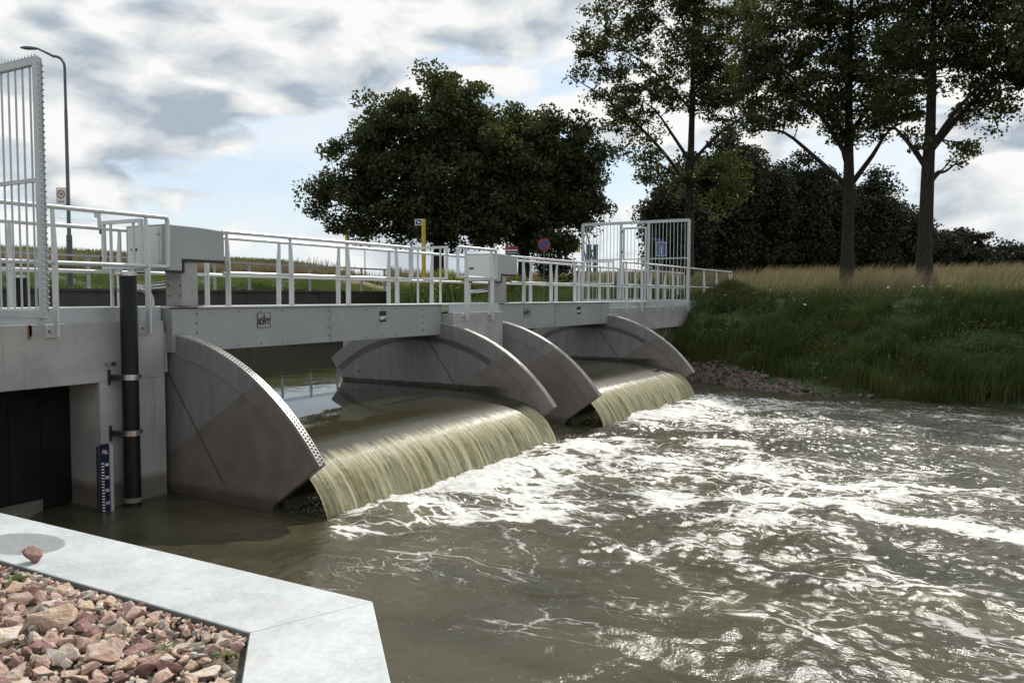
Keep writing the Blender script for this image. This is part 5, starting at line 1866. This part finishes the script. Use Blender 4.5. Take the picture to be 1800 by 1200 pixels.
def crane():
    B = Vector((137.8, 62.2, 4.5)); T = B+Vector((0, 0, 22.5))-LAT*4.6
    root = thing('crane', 'slender dark lattice crane jib rising behind the far tall fence', 'crane', tuple(B))
    m = MB()
    ax = (T-B).normalized(); s1 = LAT*0.75; s2 = DEP*0.5
    ch = [s1+s2, s1-s2, -s1+s2, -s1-s2]
    for c in ch:
        m.tube([tuple(B+c), tuple(T+c*0.25)], 0.085, 5)
    n = 16
    for i in range(n):
        for (u, v) in ((0, 2), (1, 3), (0, 1), (2, 3)):
            a, b = (u, v) if i % 2 else (v, u)
            p = B+(T-B)*(i/n)+ch[a]*(1-0.75*i/n); q = B+(T-B)*((i+1)/n)+ch[b]*(1-0.75*(i+1)/n)
            m.tube([tuple(p), tuple(q)], 0.045, 4)
    build('jib', m, MT['darksteel'], root)
    build('machine_house', MB().box(B.x-2, B.x+2.5, B.y-1.5, B.y+2, 4.2, 6.2), MT['yellow'], root, bevel=0.1)
    G = Vector((136.2, 65.5, 12.6))
    for k in (-0.25, 0.25):
        build('cable', MB().tube([tuple(G+LAT*k), tuple(T+LAT*k)], 0.03, 4), MT['darksteel'], root)
    g = thing('crane_grab', 'yellow clamshell grab hanging from the crane cables', 'grab', tuple(G-Vector((0, 0, 1.9))))
    hb = MB(); hb.box(G.x-0.5, G.x+0.5, G.y-0.5, G.y+0.5, G.z-0.35, G.z)
    build('head_block', hb, MT['rust'], g, bevel=0.05)
    build('arm', MB().tube([tuple(G-Vector((0, 0, 0.35))), tuple(G-Vector((0, 0, 1.1)))], [0.18, 0.28], 8), MT['rust'], g)
    for s in (-1, 1):
        pr = [(0, -1.05), (s*0.25, -1.05), (s*0.95, -1.45), (s*0.98, -1.85), (0, -1.75)]
        f = MB()
        n_ = len(pr)
        f.v = [tuple(G+LAT*a+DEP*t+Vector((0, 0, z))) for t in (-0.6, 0.6) for a, z in pr]
        f.f = [tuple(range(n_)), tuple(range(2*n_-1, n_-1, -1))]+[(i, n_+i, n_+(i+1) % n_, (i+1) % n_) for i in range(n_)]
        build('jaw', f, MT['yellow'], g, smooth=False)


crane()

x, y = 110.3, 50.2
root = thing('twin_columns', 'pair of dark blue steel columns far behind the left half of the fence', 'columns', (x, y, 4.6))
for s in (-0.48, 0.48):
    q = Vector((x, y, 0))+LAT*s
    cc = build('column', MB().cyl((q.x, q.y, 4.4), (q.x, q.y, 10.1), 0.36, n=14), mat_plain('slate blue paint', (0.05, 0.075, 0.13), (0.07, 0.095, 0.15), 1, 0.5) if s < 0 else bpy.data.materials['slate blue paint'], root)
    build('cap', MB().cyl((q.x, q.y, 10.1), (q.x, q.y, 10.25), 0.42, n=14), MT['pole'], cc)
build('brace', MB().box(x-0.6, x+0.6, y-0.3, y+0.3, 9.2, 9.5), MT['pole'], root)


def van():
    x, y = 45.6, 71.6
    z0 = float(height(x, y))
    root = thing('parked_van', 'white van behind the dike with only its roof showing', 'van', (x, y, z0))
    L = LAT; Dp = DEP
    def P(a, d, z): return tuple(Vector((x, y, z0))+L*a+Dp*d+Vector((0, 0, z)))
    prof = [(-1.9, 0.35), (1.9, 0.35), (2.0, 0.9), (1.45, 1.05), (0.95, 1.72), (-1.75, 1.80), (-1.9, 1.6)]
    m = MB(); n_ = len(prof)
    m.v = [P(a, t, z) for t in (-0.85, 0.85) for a, z in prof]
    m.f = [tuple(range(n_)), tuple(range(2*n_-1, n_-1, -1))]+[(i, n_+i, n_+(i+1) % n_, (i+1) % n_) for i in range(n_)]
    build('body', m, MT['hull'], root, bevel=0.06, smooth=False)
    for a in (-1.2, 1.25):
        for t in (-0.86, 0.74):
            w = MB(); w.tube([P(a, t, 0.33), P(a, t+0.12, 0.33)], 0.33, 16)
            build('wheel', w, MT['rubber'], root)
    g = MB(); g.v = [P(a, -0.856, z) for a, z in ((-1.6, 1.15), (0.9, 1.15), (0.75, 1.62), (-1.6, 1.62))]; g.f = [(0, 1, 2, 3)]
    build('window', g, MT['glass'], root)


van()
